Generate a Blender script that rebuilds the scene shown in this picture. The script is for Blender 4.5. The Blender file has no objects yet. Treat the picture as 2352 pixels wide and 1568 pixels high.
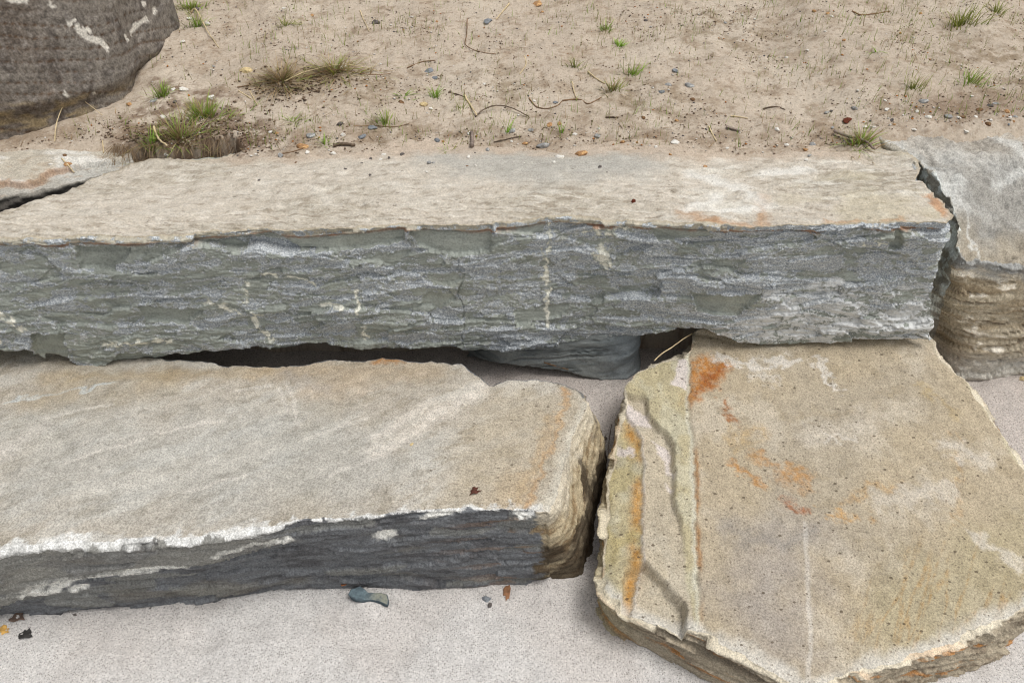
import bpy, math, random
import numpy as np
from mathutils import Vector, Matrix

random.seed(7)
rng = np.random.default_rng(11)
scene = bpy.context.scene
COL = scene.collection

# ------------------------------------------------------------------ camera, sky, sun, exposure
FPX, CXP, CYP, CAMZ, PITCH = 1711.0, 1176.0, 784.0, 1.5, math.radians(40)
cam = bpy.data.objects.new('camera', bpy.data.cameras.new('camera'))
COL.objects.link(cam)
cam.location = (0, 0, CAMZ)
cam.rotation_euler = (math.pi / 2 - PITCH, 0, 0)
cam.data.sensor_width = 36
cam.data.lens = 36 * FPX / 2352
cam.data.clip_start = 0.02
cam.data.clip_end = 200
scene.camera = cam

SUN_EL, SUN_AZ = 70.0, 118.0          # degrees; azimuth clockwise from +y: high, from the right
world = bpy.data.worlds.new('World')
scene.world = world
world.use_nodes = True
wn = world.node_tree
wn.nodes.clear()
wo = wn.nodes.new('ShaderNodeOutputWorld')
wb = wn.nodes.new('ShaderNodeBackground')
wh = wn.nodes.new('ShaderNodeHueSaturation')
ws = wn.nodes.new('ShaderNodeTexSky')
ws.sky_type = 'NISHITA'
ws.sun_disc = False
ws.sun_elevation = math.radians(SUN_EL)
ws.sun_rotation = math.radians(SUN_AZ)
ws.air_density = 1.0
ws.dust_density = 6.0
ws.ozone_density = 1.0
wh.inputs['Saturation'].default_value = 0.28     # an overcast sky is nearly grey
wb.inputs['Strength'].default_value = 0.105
wn.links.new(ws.outputs[0], wh.inputs['Color'])
wn.links.new(wh.outputs[0], wb.inputs['Color'])
wn.links.new(wb.outputs[0], wo.inputs['Surface'])

sd = bpy.data.lights.new('sun', 'SUN')
sd.energy = 1.35
sd.angle = math.radians(24)
sd.color = (1.0, 0.98, 0.955)
sun = bpy.data.objects.new('sun', sd)
COL.objects.link(sun)
_e, _a = math.radians(SUN_EL), math.radians(SUN_AZ)
sdir = Vector((math.sin(_a) * math.cos(_e), math.cos(_a) * math.cos(_e), math.sin(_e)))
sun.rotation_euler = sdir.to_track_quat('Z', 'Y').to_euler()
sun.location = sdir * 10

scene.view_settings.view_transform = 'Standard'
scene.view_settings.look = 'None'
scene.view_settings.exposure = 0.12
scene.view_settings.gamma = 1.0
scene.view_settings.use_curve_mapping = False

scene.render.engine = 'CYCLES'
scene.cycles.filter_width = 1.1          # a phone picture is crisp
scene.cycles.use_denoising = True

# ------------------------------------------------------------------ helpers: rays, noise, masks, colour
SP, CP = math.sin(PITCH), math.cos(PITCH)

def ray(px, py):
    cx, cy = (px - CXP) / FPX, (CYP - py) / FPX
    return cx, CP + cy * SP, -SP + cy * CP

def at_z(px, py, z):
    dx, dy, dz = ray(px, py)
    t = (z - CAMZ) / dz
    return (dx * t, dy * t, z)

def at_pl(px, py, a, b):               # the plane z = a + b*y
    dx, dy, dz = ray(px, py)
    t = (a - CAMZ) / (dz - b * dy)
    return (dx * t, dy * t, CAMZ + dz * t)

def at_y(px, py, y):
    dx, dy, dz = ray(px, py)
    t = y / dy
    return (dx * t, y, CAMZ + dz * t)

_P = np.random.default_rng(5).permutation(256)
_P = np.concatenate([_P, _P, _P[:2]]).astype(np.int32)
_G = np.random.default_rng(6).normal(size=(256, 3)).astype(np.float32)
_G /= np.linalg.norm(_G, axis=1, keepdims=True)
_ang = np.random.default_rng(8).uniform(0, 2 * np.pi, 256)
_G2 = np.stack([np.cos(_ang), np.sin(_ang)], 1).astype(np.float32)

def perlin2(x, y, seed=0):
    x = np.asarray(x, np.float32) + 71.3 * (seed % 17) + 300; y = np.asarray(y, np.float32) + 37.7 * (seed % 23) + 300
    xi = np.floor(x); yi = np.floor(y)
    xf = x - xi; yf = y - yi
    X = (xi.astype(np.int32) + seed * 13) & 255; Y = yi.astype(np.int32) & 255
    u = xf * xf * xf * (xf * (xf * 6 - 15) + 10); v = yf * yf * yf * (yf * (yf * 6 - 15) + 10)
    def g(a, b, fx, fy):
        h = _P[_P[X + a] + ((Y + b) & 255)]
        gg = _G2[h]
        return gg[..., 0] * fx + gg[..., 1] * fy
    n0 = g(0, 0, xf, yf); n1 = g(1, 0, xf - 1, yf)
    n2 = g(0, 1, xf, yf - 1); n3 = g(1, 1, xf - 1, yf - 1)
    a = n0 + u * (n1 - n0); b = n2 + u * (n3 - n2)
    return (a + v * (b - a)) * 1.5

def fbm2(x, y, octv=4, seed=0, gain=0.5):
    s = 0; a = 1.0; f = 1.0; t = 0
    for o in range(octv):
        s = s + a * perlin2(x * f, y * f, seed + o * 3); t += a
        a *= gain; f *= 2.03
    return s / t * 1.5

def perlin3(x, y, z, seed=0):
    x = np.asarray(x, np.float32) + 71.3 * (seed % 17) + 300; y = np.asarray(y, np.float32) + 37.7 * (seed % 23) + 300
    z = np.asarray(z, np.float32) + 19.1 * (seed % 29) + 300
    xi = np.floor(x); yi = np.floor(y); zi = np.floor(z)
    xf = x - xi; yf = y - yi; zf = z - zi
    X = xi.astype(np.int32) & 255; Y = yi.astype(np.int32) & 255; Z = zi.astype(np.int32) & 255
    fd = lambda t: t * t * t * (t * (t * 6 - 15) + 10)
    u, v, w = fd(xf), fd(yf), fd(zf)
    def g(a, b, c):
        h = _P[(_P[(_P[X + a] + Y + b) & 255] + Z + c) & 255]
        gg = _G[h]
        return gg[..., 0] * (xf - a) + gg[..., 1] * (yf - b) + gg[..., 2] * (zf - c)
    l = lambda a, b, t: a + t * (b - a)
    return l(l(l(g(0, 0, 0), g(1, 0, 0), u), l(g(0, 1, 0), g(1, 1, 0), u), v),
             l(l(g(0, 0, 1), g(1, 0, 1), u), l(g(0, 1, 1), g(1, 1, 1), u), v), w) * 1.6

def fbm3(p, sc, octv=4, seed=0, gain=0.5):
    s = 0; a = 1.0; f = 1.0; t = 0
    sc = np.broadcast_to(np.asarray(sc, np.float32), (3,))
    for o in range(octv):
        s = s + a * perlin3(p[:, 0] * sc[0] * f, p[:, 1] * sc[1] * f, p[:, 2] * sc[2] * f, seed + o * 3); t += a
        a *= gain; f *= 2.03
    return s / t * 1.5

def voro2(x, y, seed=0):
    """cell noise: F1 distance, F2-F1, per-cell random triple, offset to the cell's point"""
    tab = np.random.default_rng(100 + seed).random((65536, 5)).astype(np.float32)
    xi = np.floor(x).astype(np.int64); yi = np.floor(y).astype(np.int64)
    d1 = np.full(x.shape, 9.0, np.float32); d2 = d1.copy()
    r = np.zeros(x.shape + (3,), np.float32); ox = np.zeros(x.shape, np.float32); oy = ox.copy()
    for a in (-1, 0, 1):
        for b in (-1, 0, 1):
            h = ((xi + a) * 7919 + (yi + b) * 104729) & 65535
            c = tab[h]
            dx = x - (xi + a + c[..., 0]); dy = y - (yi + b + c[..., 1])
            d = dx * dx + dy * dy
            n = d < d1
            d2 = np.where(n, d1, np.minimum(d2, d))
            d1 = np.where(n, d, d1)
            r[n] = c[n][:, 2:]
            ox = np.where(n, dx, ox); oy = np.where(n, dy, oy)
    return np.sqrt(d1), np.sqrt(d2) - np.sqrt(d1), r, ox, oy

def sstep(a, b, x):
    t = np.clip((x - a) / (b - a), 0, 1)
    return t * t * (3 - 2 * t)

def seg_dist(p, pts, closed=False):
    pts = np.asarray(pts, np.float32)
    if closed: pts = np.vstack([pts, pts[:1]])
    best = np.full(len(p), 1e9, np.float32)
    for a, b in zip(pts[:-1], pts[1:]):
        ab = b - a
        L = max(float(ab @ ab), 1e-12)
        t = np.clip(((p - a) @ ab) / L, 0, 1)
        q = p - (a + t[:, None] * ab)
        best = np.minimum(best, (q * q).sum(1))
    return np.sqrt(best)

def inside(p, poly):
    poly = np.asarray(poly, np.float32)
    c = np.zeros(len(p), bool)
    for a, b in zip(poly, np.roll(poly, -1, 0)):
        cond = (a[1] > p[:, 1]) != (b[1] > p[:, 1])
        xx = (b[0] - a[0]) * (p[:, 1] - a[1]) / (b[1] - a[1] + 1e-12) + a[0]
        c ^= cond & (p[:, 0] < xx)
    return c

def sdf(p, poly):
    """signed distance to a polygon, negative inside; far points get +9"""
    poly = np.asarray(poly, np.float32)
    out = np.full(len(p), 9.0, np.float32)
    lo, hi = poly.min(0) - .12, poly.max(0) + .12
    k = np.all((p > lo) & (p < hi), axis=1)
    if k.any():
        q = p[k]
        d = seg_dist(q, poly, True)
        out[k] = np.where(inside(q, poly), -d, d)
    return out

def ldist(p, pts):
    pts = np.asarray(pts, np.float32)
    out = np.full(len(p), 9.0, np.float32)
    lo, hi = pts.min(0) - .12, pts.max(0) + .12
    k = np.all((p > lo) & (p < hi), axis=1)
    if k.any(): out[k] = seg_dist(p[k], pts)
    return out

def side_of(p, pts):
    """>0 on the left of a polyline walked from first to last point (nearest segment decides)"""
    pts = np.asarray(pts, np.float32)
    best = np.full(len(p), 1e9, np.float32); sg = np.zeros(len(p), np.float32)
    for a, b in zip(pts[:-1], pts[1:]):
        ab = b - a
        t = np.clip(((p - a) @ ab) / max(float(ab @ ab), 1e-12), 0, 1)
        q = p - (a + t[:, None] * ab)
        d = (q * q).sum(1)
        c = ab[0] * (p[:, 1] - a[1]) - ab[1] * (p[:, 0] - a[0])
        n = d < best
        best = np.where(n, d, best); sg = np.where(n, np.sign(c), sg)
    return sg * np.sqrt(best)

def lin(r, g, b, k=1.0):
    f = lambda c: (c / 255 / 12.92) if c <= 10 else ((c / 255 + .055) / 1.055) ** 2.4
    return np.array([f(r) * k, f(g) * k, f(b) * k], np.float32)

def mixc(col, rgb, m):
    m = np.clip(m, 0, 1)[:, None]
    return col * (1 - m) + np.asarray(rgb, np.float32) * m

def tag(o, label=None, cat=None, group=None, kind=None):
    if label: o['label'] = label
    if cat: o['category'] = cat
    if group: o['group'] = group
    if kind: o['kind'] = kind
    return o

def new_mesh(name, verts, quads=None, tris=None, smooth=True, attrs=None):
    me = bpy.data.meshes.new(name)
    verts = np.asarray(verts, np.float32)
    me.vertices.add(len(verts))
    me.vertices.foreach_set('co', verts.ravel())
    loops = []; starts = []; n = 0
    if quads is not None and len(quads):
        q = np.asarray(quads, np.int32)
        loops.append(q.ravel()); starts.append(np.arange(len(q), dtype=np.int32) * 4 + n); n += q.size
    if tris is not None and len(tris):
        t = np.asarray(tris, np.int32)
        loops.append(t.ravel()); starts.append(np.arange(len(t), dtype=np.int32) * 3 + n); n += t.size
    L = np.concatenate(loops); S = np.concatenate(starts)
    me.loops.add(len(L)); me.loops.foreach_set('vertex_index', L)
    me.polygons.add(len(S)); me.polygons.foreach_set('loop_start', S)
    if smooth:
        me.polygons.foreach_set('use_smooth', np.ones(len(S), bool))
    for k, v in (attrs or {}).items():
        v = np.asarray(v, np.float32)
        if v.ndim == 2:
            a = me.attributes.new(k, 'FLOAT_COLOR', 'POINT')
            a.data.foreach_set('color', np.concatenate([v, np.ones((len(v), 1), np.float32)], 1).ravel())
        else:
            a = me.attributes.new(k, 'FLOAT', 'POINT')
            a.data.foreach_set('value', v.ravel())
    me.update(calc_edges=True)
    me.validate()
    return me

def link(name, me, mat, loc=None):
    o = bpy.data.objects.new(name, me)
    COL.objects.link(o)
    if mat is not None:
        me.materials.append(mat)
    if loc is not None:
        me.transform(Matrix.Translation(-Vector(loc)))
        o.location = loc
    return o

# ------------------------------------------------------------------ materials
class NT:
    def __init__(s, name):
        s.m = bpy.data.materials.new(name); s.m.use_nodes = True
        s.t = s.m.node_tree; s.t.nodes.clear()
        s.out = s.n('ShaderNodeOutputMaterial'); s.b = s.n('ShaderNodeBsdfPrincipled')
        s.t.links.new(s.b.outputs[0], s.out.inputs['Surface'])
        s.b.inputs['Roughness'].default_value = .92
        s.b.inputs['Specular IOR Level'].default_value = .18
    def n(s, k): return s.t.nodes.new(k)
    def l(s, a, b): s.t.links.new(a, b)
    def setv(s, sock, v):
        if hasattr(v, 'is_output'): s.l(v, sock)
        else: sock.default_value = v
    def attr(s, name, fac=False):
        a = s.n('ShaderNodeAttribute'); a.attribute_name = name
        return a.outputs['Fac'] if fac else a.outputs['Color']
    def pos(s):
        return s.n('ShaderNodeNewGeometry').outputs['Position']
    def mapping(s, v, scale=(1, 1, 1), rot=(0, 0, 0)):
        m = s.n('ShaderNodeMapping'); s.l(v, m.inputs['Vector'])
        m.inputs['Scale'].default_value = scale; m.inputs['Rotation'].default_value = rot
        return m.outputs[0]
    def noise(s, v, sc, det=2, rough=.5):
        n = s.n('ShaderNodeTexNoise'); s.l(v, n.inputs['Vector'])
        n.inputs['Scale'].default_value = sc; n.inputs['Detail'].default_value = det; n.inputs['Roughness'].default_value = rough
        return n.outputs[0]
    def voro(s, v, sc):
        n = s.n('ShaderNodeTexVoronoi'); n.voronoi_dimensions = '2D'; s.l(v, n.inputs['Vector']); n.inputs['Scale'].default_value = sc
        return n.outputs['Distance'], n.outputs['Color']
    def mr(s, v, a, b, c=0., d=1.):
        n = s.n('ShaderNodeMapRange'); s.l(v, n.inputs[0])
        for i, x in enumerate((a, b, c, d)): n.inputs[i + 1].default_value = x
        return n.outputs[0]
    def math(s, op, a, b=0.):
        n = s.n('ShaderNodeMath'); n.operation = op
        s.setv(n.inputs[0], a); s.setv(n.inputs[1], b)
        return n.outputs[0]
    def mix(s, f, a, b, mode='MIX'):
        n = s.n('ShaderNodeMix'); n.data_type = 'RGBA'; n.blend_type = mode
        s.setv(n.inputs[0], f)
        for i, x in ((6, a), (7, b)):
            if hasattr(x, 'is_output'): s.l(x, n.inputs[i])
            else: n.inputs[i].default_value = (*[float(q) for q in x], 1)
        return n.outputs[2]
    def sep(s, c):
        n = s.n('ShaderNodeSeparateColor'); s.l(c, n.inputs[0]); return n.outputs
    def scale(s, c, f):
        n = s.n('ShaderNodeVectorMath'); n.operation = 'SCALE'
        s.l(c, n.inputs[0]); s.setv(n.inputs['Scale'], f)
        return n.outputs[0]
    def bump(s, h, dist, strength=1.):
        n = s.n('ShaderNodeBump'); s.l(h, n.inputs['Height'])
        n.inputs['Distance'].default_value = dist; n.inputs['Strength'].default_value = strength
        s.l(n.outputs[0], s.b.inputs['Normal'])

def stone_mat(name, grain=.3, gscale=330, speck=.6, spscale=42, bump=.0012, stretch=(1, 1, 1), crust=False, spstretch=(1, 1.5, 1)):
    N = NT(name)
    p = N.mapping(N.pos(), stretch)
    col = N.attr('Col')
    g = N.noise(p, gscale, 3, .7)
    g1 = N.mr(g, .38, .62, 1 - grain, 1 + grain)
    m = N.noise(p, gscale / 7, 5, .65)
    m1 = N.mr(m, .3, .7, 1 - grain * .55, 1 + grain * .55)
    col = N.scale(col, N.math('MULTIPLY', g1, m1))
    h = N.math('ADD', N.math('MULTIPLY', g, .5), m)
    if crust:
        cr = N.attr('crust', True)
        fine = N.noise(p, 150, 4, .7)
        mid = N.noise(p, 55, 4, .65)
        f = N.math('ADD', cr, N.math('ADD', N.math('MULTIPLY', N.math('SUBTRACT', fine, .5), 1.1),
                                      N.math('MULTIPLY', N.math('SUBTRACT', mid, .5), 1.3)))
        inn = N.mr(f, .0, .06)
        sp = N.noise(p, 300, 3, .75)
        blue = N.mix(N.mr(sp, .38, .58), lin(104, 109, 114, 1.8), lin(150, 154, 155, 1.75))
        blue = N.mix(N.math('MULTIPLY', N.mr(sp, .53, .63), .8), blue, lin(208, 210, 208, 1.2))
        wh = N.attr('white', True)
        wf = N.math('ADD', wh, N.math('ADD', N.math('MULTIPLY', N.math('SUBTRACT', fine, .5), 1.3), N.math('MULTIPLY', N.math('SUBTRACT', mid, .5), .9)))
        blue = N.mix(N.math('MULTIPLY', N.mr(wf, .38, .8), .85), blue, lin(214, 215, 212, 1.1))
        col = N.mix(inn, col, blue)
        rim = N.math('SUBTRACT', 1., N.mr(N.math('ABSOLUTE', N.math('SUBTRACT', f, .03)), .0, .055))
        rimn = N.mr(N.noise(p, 30, 3), .42, .54)
        col = N.mix(N.math('MULTIPLY', N.math('MULTIPLY', rim, rimn), N.math('MULTIPLY', .9, N.mr(cr, -.9, -.6))), col, lin(214, 213, 206, 1.1))
        h = N.math('ADD', h, N.math('MULTIPLY', inn, .8))
        h = N.math('ADD', h, N.math('MULTIPLY', sp, .4))
    if speck > 0:
        d, c = N.voro(N.mapping(N.pos(), spstretch), spscale)
        rr = N.sep(c)
        rad = N.mr(rr[0], .62, 1., .0, .13)
        dot = N.math('LESS_THAN', d, rad)
        gate = N.attr('speck', True)
        k = N.math('MULTIPLY', N.math('MULTIPLY', dot, speck), gate)
        col = N.mix(k, col, lin(88, 76, 62))
        d2, c2 = N.voro(N.pos(), spscale * 3.3)
        dot2 = N.math('LESS_THAN', d2, N.mr(N.sep(c2)[0], .55, 1., .0, .24))
        col = N.mix(N.math('MULTIPLY', N.math('MULTIPLY', dot2, speck * .7), gate), col, lin(100, 88, 74))
        h = N.math('SUBTRACT', h, N.math('MULTIPLY', k, 1.2))
    N.l(col, N.b.inputs['Base Color'])
    N.bump(h, bump)
    return N.m

def sand_mat(name, dark, grain=.28, gscale=230, speck=.55):
    N = NT(name)
    p = N.pos()
    col = N.attr('Col')
    g = N.noise(p, gscale, 3, .75)
    g2 = N.noise(p, gscale / 9, 4, .6)
    col = N.scale(col, N.math('MULTIPLY', N.mr(g, .32, .68, 1 - grain, 1 + grain), N.mr(g2, .3, .7, .92, 1.08)))
    d, c = N.voro(p, gscale * .95)
    dot = N.math('LESS_THAN', d, N.mr(N.sep(c)[0], .35, 1., .0, .40))
    col = N.mix(N.math('MULTIPLY', dot, speck), col, dark)
    d, c = N.voro(p, gscale * .8)
    dot = N.math('LESS_THAN', d, N.mr(N.sep(c)[1], .5, 1., .0, .36))
    col = N.mix(N.math('MULTIPLY', dot, speck * .5), col, lin(232, 226, 218))
    N.l(col, N.b.inputs['Base Color'])
    N.b.inputs['Specular IOR Level'].default_value = .1
    N.bump(N.math('ADD', N.math('MULTIPLY', g, .6), N.math('MULTIPLY', g2, 1.)), .0016)
    return N.m

def attr_mat(name, rough=.8, grain=.2, sc=200, spec=.2, trans=0.):
    N = NT(name)
    col = N.scale(N.attr('Col'), N.mr(N.noise(N.pos(), sc, 3, .6), .3, .7, 1 - grain, 1 + grain))
    N.l(col, N.b.inputs['Base Color'])
    N.b.inputs['Roughness'].default_value = rough
    N.b.inputs['Specular IOR Level'].default_value = spec
    return N.m

def plain_mat(name, rgb, grain=.25, sc=140, rough=.85, spot=None, bump=.0008):
    N = NT(name)
    tc = N.n('ShaderNodeTexCoord').outputs['Object']
    n1 = N.noise(tc, sc, 4, .65); n2 = N.noise(tc, sc / 4, 3, .6)
    col = N.mix(N.mr(n2, .35, .65), np.asarray(rgb) * (1 - grain), np.asarray(rgb) * (1 + grain * .7))
    col = N.scale(col, N.mr(n1, .3, .7, 1 - grain * .6, 1 + grain * .6))
    if spot is not None:
        col = N.mix(N.mr(n2, .56, .64), col, spot)
    N.l(col, N.b.inputs['Base Color'])
    N.b.inputs['Roughness'].default_value = rough
    N.bump(n1, bump)
    return N.m

M_long = stone_mat('long_block_stone', grain=.16, gscale=240, speck=.6, spscale=60, bump=.0013, crust=True, spstretch=(.45, 1.7, 1))
M_left = stone_mat('grey_beige_stone', grain=.29, gscale=290, speck=.75, spscale=36, bump=.0012)
M_right = stone_mat('ochre_stone', grain=.27, gscale=300, speck=.8, spscale=34, bump=.0011)
M_grey = stone_mat('grey_stone', grain=.24, gscale=260, speck=.3, spscale=40, bump=.0014)
M_boul = stone_mat('brown_strata_stone', grain=.30, gscale=200, speck=.0, bump=.0012)
M_wedge = stone_mat('slate_stone', grain=.14, gscale=260, speck=.0, bump=.0008)
M_sandlow = sand_mat('pale_speckled_sand', lin(104, 97, 90), grain=.3, gscale=250, speck=.55)
M_sandup = sand_mat('tan_silty_sand', lin(112, 92, 74), grain=.15, gscale=150, speck=.25)

# ------------------------------------------------------------------ stone builder
def resample(pts, n):
    pts = np.asarray(pts, np.float64)
    d = np.r_[0, np.cumsum(np.linalg.norm(np.diff(pts, axis=0), axis=1))]
    t = np.linspace(0, d[-1], n, endpoint=False)
    return np.stack([np.interp(t, d, pts[:, k]) for k in range(3)], 1)

def resample_x(pts, n):
    pts = np.asarray(pts, np.float64)
    x = np.linspace(pts[0, 0], pts[-1, 0], n, endpoint=False)
    o = np.argsort(pts[:, 0], kind='stable')
    return np.stack([x, np.interp(x, pts[o, 0], pts[o, 1]), np.interp(x, pts[o, 0], pts[o, 2])], 1)

def plen(pts):
    pts = np.asarray(pts, np.float64)
    return np.linalg.norm(np.diff(pts, axis=0), axis=1).sum()

def smooth_loop(a, k):
    if k < 1: return a
    ker = np.hanning(2 * k + 3)[1:-1]; ker /= ker.sum()
    pad = np.concatenate([a[-k:], a, a[:k]])
    return np.stack([np.convolve(pad[:, c], ker, 'valid') for c in range(a.shape[1])], 1)

def stone(name, mat, sides, core, rows, rings, side_disp, top_dz, colour, edge_rough=.003, bevel=.006, seed=0, smooth_k=2, loc=None):
    """sides: [(top polyline, bottom polyline, spacing)] counter-clockwise from above, front first"""
    T, B, sid = [], [], []
    for k, (tp, bp, ds, *md) in enumerate(sides):
        n = max(6, int(max(plen(tp), plen(bp)) / ds))
        rs_ = resample_x if md else resample
        T.append(rs_(tp, n)); B.append(rs_(bp, n)); sid += [k] * n
    T = np.concatenate(T); B = np.concatenate(B); sid = np.array(sid)
    T = smooth_loop(T, smooth_k); B = smooth_loop(B, smooth_k)
    n = len(T)
    for A, amp, sd_ in ((T, edge_rough, 1), (B, edge_rough * 1.0, 9)):
        A32 = A.astype(np.float32)
        A[:, 0] += amp * fbm3(A32, 26, 5, seed + sd_, .62)
        A[:, 1] += amp * 1.3 * fbm3(A32, 26, 5, seed + sd_ + 1, .62)
        A[:, 2] += amp * .7 * fbm3(A32, 26, 5, seed + sd_ + 2, .62)
    dzT = top_dz(T.astype(np.float32), np.full(n, .05, np.float32))
    T[:, 2] += dzT
    m = rows
    tt = np.linspace(0, 1, m) ** 1.15
    Ts, Bs = T.copy(), B.copy()
    for _ in range(2):
        Ts = smooth_loop(Ts, min(14, n // 12)); Bs = smooth_loop(Bs, min(14, n // 12))
    H0 = np.linalg.norm(B - T, axis=1)[None] * tt[:, None]; H1 = np.linalg.norm(B - T, axis=1)[None] * (1 - tt[:, None])
    Pg = Ts[None] * (1 - tt[:, None, None]) + Bs[None] * tt[:, None, None]
    Pg = Pg + (T - Ts)[None] * np.exp(-H0 / .012)[..., None] * (1 - tt[:, None, None]) + (B - Bs)[None] * np.exp(-H1 / .016)[..., None] * tt[:, None, None]
    dS = np.roll(Pg, -1, 1) - np.roll(Pg, 1, 1)
    dT = np.gradient(Pg, axis=0)
    nr = np.cross(dT, dS)
    nr /= np.linalg.norm(nr, axis=2, keepdims=True) + 1e-12
    flat = nr.reshape(-1, 3)
    for j in range(m):
        nr[j] = smooth_loop(nr[j], 8)
    nr /= np.linalg.norm(nr, axis=2, keepdims=True) + 1e-12
    H = np.linalg.norm(B - T, axis=1)
    u = np.r_[0, np.cumsum(np.linalg.norm(np.diff(T, axis=0), axis=1))]
    U = np.broadcast_to(u, (m, n)); V = tt[:, None] * H[None]
    S = np.broadcast_to(sid, (m, n))
    Pf = Pg.reshape(-1, 3).astype(np.float32)
    disp, extra = side_disp(U.ravel(), V.ravel(), Pf, S.ravel())
    bv = bevel * (0.6 + 1.1 * np.clip(fbm2(u * 14, u * 0, 4, seed + 4), -.5, 1))
    vb = np.clip(1 - V / np.maximum(bv[None], 1e-5), 0, 1)
    bottom_fade = np.clip((1 - tt) * m / 3, 0, 1)[:, None]
    disp = disp.reshape(m, n) * np.clip(V / .006, .25, 1) - bv[None] * vb ** 2
    Pg = Pg + nr * disp[..., None]
    side_pos = Pg.reshape(-1, 3)
    # top: rings from the edge in to the core line
    edge = Pg[0].copy(); edge[:, 2] -= dzT
    c0, c1 = np.asarray(core[0], float), np.asarray(core[1], float)
    ab = (c1 - c0)[:2]
    t = np.clip(((edge[:, :2] - c0[:2]) @ ab) / (ab @ ab), 0, 1)
    C = c0[None] + t[:, None] * (c1 - c0)[None]
    rr = (np.linspace(0, 1, rings + 1)[1:]) ** 1.1
    es = edge.copy()
    for _ in range(3): es = smooth_loop(es, min(40, n // 8))
    R = es[None] * (1 - rr[:, None, None]) + C[None] * rr[:, None, None]
    din = np.linalg.norm((R - es[None])[..., :2], axis=2)
    R = R + (edge - es)[None] * (np.exp(-din / .018) * (1 - rr[:, None]))[..., None]
    Rf = R.reshape(-1, 3).astype(np.float32)
    dz = top_dz(Rf, din.ravel()).reshape(din.shape)
    lip = np.clip(1 - din / np.maximum(bv[None] * 1.5, 1e-5), 0, 1) ** 2 * bv[None] * .0
    R[..., 2] += dz - lip
    top_pos = R.reshape(-1, 3)
    # underside, coarse
    cb = B.mean(0)
    ur = np.array([.35, .7, 1.0])
    Bd = Pg[-1]
    tgt = np.stack([C[:, 0], C[:, 1], Bd[:, 2] + .02], 1)
    Ub = Bd[None] * (1 - ur[:, None, None]) + tgt[None] * ur[:, None, None]
    verts = np.concatenate([side_pos, top_pos, Ub.reshape(-1, 3)])
    i = np.arange(n); i2 = (i + 1) % n
    quads = []
    for j in range(m - 1):
        a = j * n
        quads.append(np.stack([a + i, a + n + i, a + n + i2, a + i2], 1))
    base = m * n
    for k in range(rings):
        lo = 0 if k == 0 else base + (k - 1) * n
        hi = base + k * n
        quads.append(np.stack([lo + i, lo + i2, hi + i2, hi + i], 1))
    ub = base + rings * n
    for k in range(3):
        lo = (m - 1) * n if k == 0 else ub + (k - 1) * n
        hi = ub + k * n
        quads.append(np.stack([lo + i, hi + i, hi + i2, lo + i2], 1))
    quads = np.concatenate(quads)
    at = colour(dict(u=U.ravel(), v=V.ravel(), p=side_pos.astype(np.float32), s=S.ravel(), d=disp.ravel(), x=extra),
                dict(p=top_pos.astype(np.float32), din=din.ravel(), dz=dz.ravel()))
    nb = len(verts) - len(side_pos) - len(top_pos)
    full = {}
    for k, (a, b) in at.items():
        tail = np.repeat(a[-1:], nb, 0)
        full[k] = np.concatenate([a, b, tail])
    me = new_mesh(name, verts, quads, None, True, full)
    return link(name, me, mat, loc)

def strata(u, v, seed, cell=(.10, .03), amp=.007, fine=.0018, tilt=1.0, warp=.02):
    """broken, layered rock face: flat flakes at different depths, longer than they are high"""
    w1 = fbm2(u * 5, v * 9, 4, seed); w2 = fbm2(u * 4, v * 12, 4, seed + 5)
    uu = u + warp * 2 * w1; vv = v + warp * w2
    d1, e1, r1, ox, oy = voro2(uu / cell[0], vv / cell[1], seed)
    h = amp * ((r1[:, 0] - .5) * 1.6 + tilt * (r1[:, 1] - .15) * oy * 1.3 + .6 * (r1[:, 2] - .5) * ox)
    d2, e2, r2, ox2, oy2 = voro2(uu / cell[0] * 2.9 + 9, vv / cell[1] * 2.6, seed + 1)
    h += amp * .38 * ((r2[:, 0] - .5) * 1.4 + tilt * r2[:, 1] * oy2 * 1.6)
    d3, e3, r3, ox3, oy3 = voro2(uu / cell[0] * 7 + 3, vv / cell[1] * 6, seed + 2)
    h += amp * .16 * ((r3[:, 0] - .5) * 1.4 + r3[:, 1] * oy3 * 1.6)
    h += fine * fbm2(u * 90, v * 160, 3, seed + 8)
    return h, r1, r2, w1, w2

# paint helpers: features given as photo points on a known plane
def W2(pts, z): return [at_z(x, y, z)[:2] for x, y in pts]
def WP(pts, a, b): return [at_pl(x, y, a, b)[:2] for x, y in pts]
def WF(pts, y): return [(q[0], q[2]) for q in (at_y(px, py, y) for px, py in pts)]

def rag(p2, amp=.012, sc=25, seed=3):
    q = p2.copy()
    q[:, 0] += amp * fbm2(p2[:, 0] * sc, p2[:, 1] * sc, 4, seed, .6)
    q[:, 1] += amp * fbm2(p2[:, 0] * sc + 40, p2[:, 1] * sc, 4, seed + 2, .6)
    return q

def lmask(p2, pts, w, soft):
    d = ldist(p2, pts)
    return 1 - sstep(w - soft, w + soft, d)

def flecks(p2, seed=5, lo=-.45, hi=.25, sc=70):
    return sstep(lo, hi, fbm2(p2[:, 0] * sc, p2[:, 1] * sc, 4, seed, .7))

def pmask(p2, poly, soft):
    d = sdf(p2, poly)
    return 1 - sstep(-soft, soft, d)

# ================================================================== LARGE STRUCTURE: sand
ZT = .664
FEATHER = [(-900, 350, .655), (0, 346, .655), (140, 335, .658), (250, 325, .664), (560, 358, ZT), (700, 355, ZT), (850, 353, ZT), (1000, 349, ZT),
           (1280, 345, ZT), (1500, 349, ZT), (1750, 352, ZT), (1880, 350, ZT), (1960, 338, .672), (2030, 300, .695), (2200, 284, .70), (2352, 275, .70), (3000, 262, .70)]
_fw = np.array([at_z(*f) for f in FEATHER])

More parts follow.
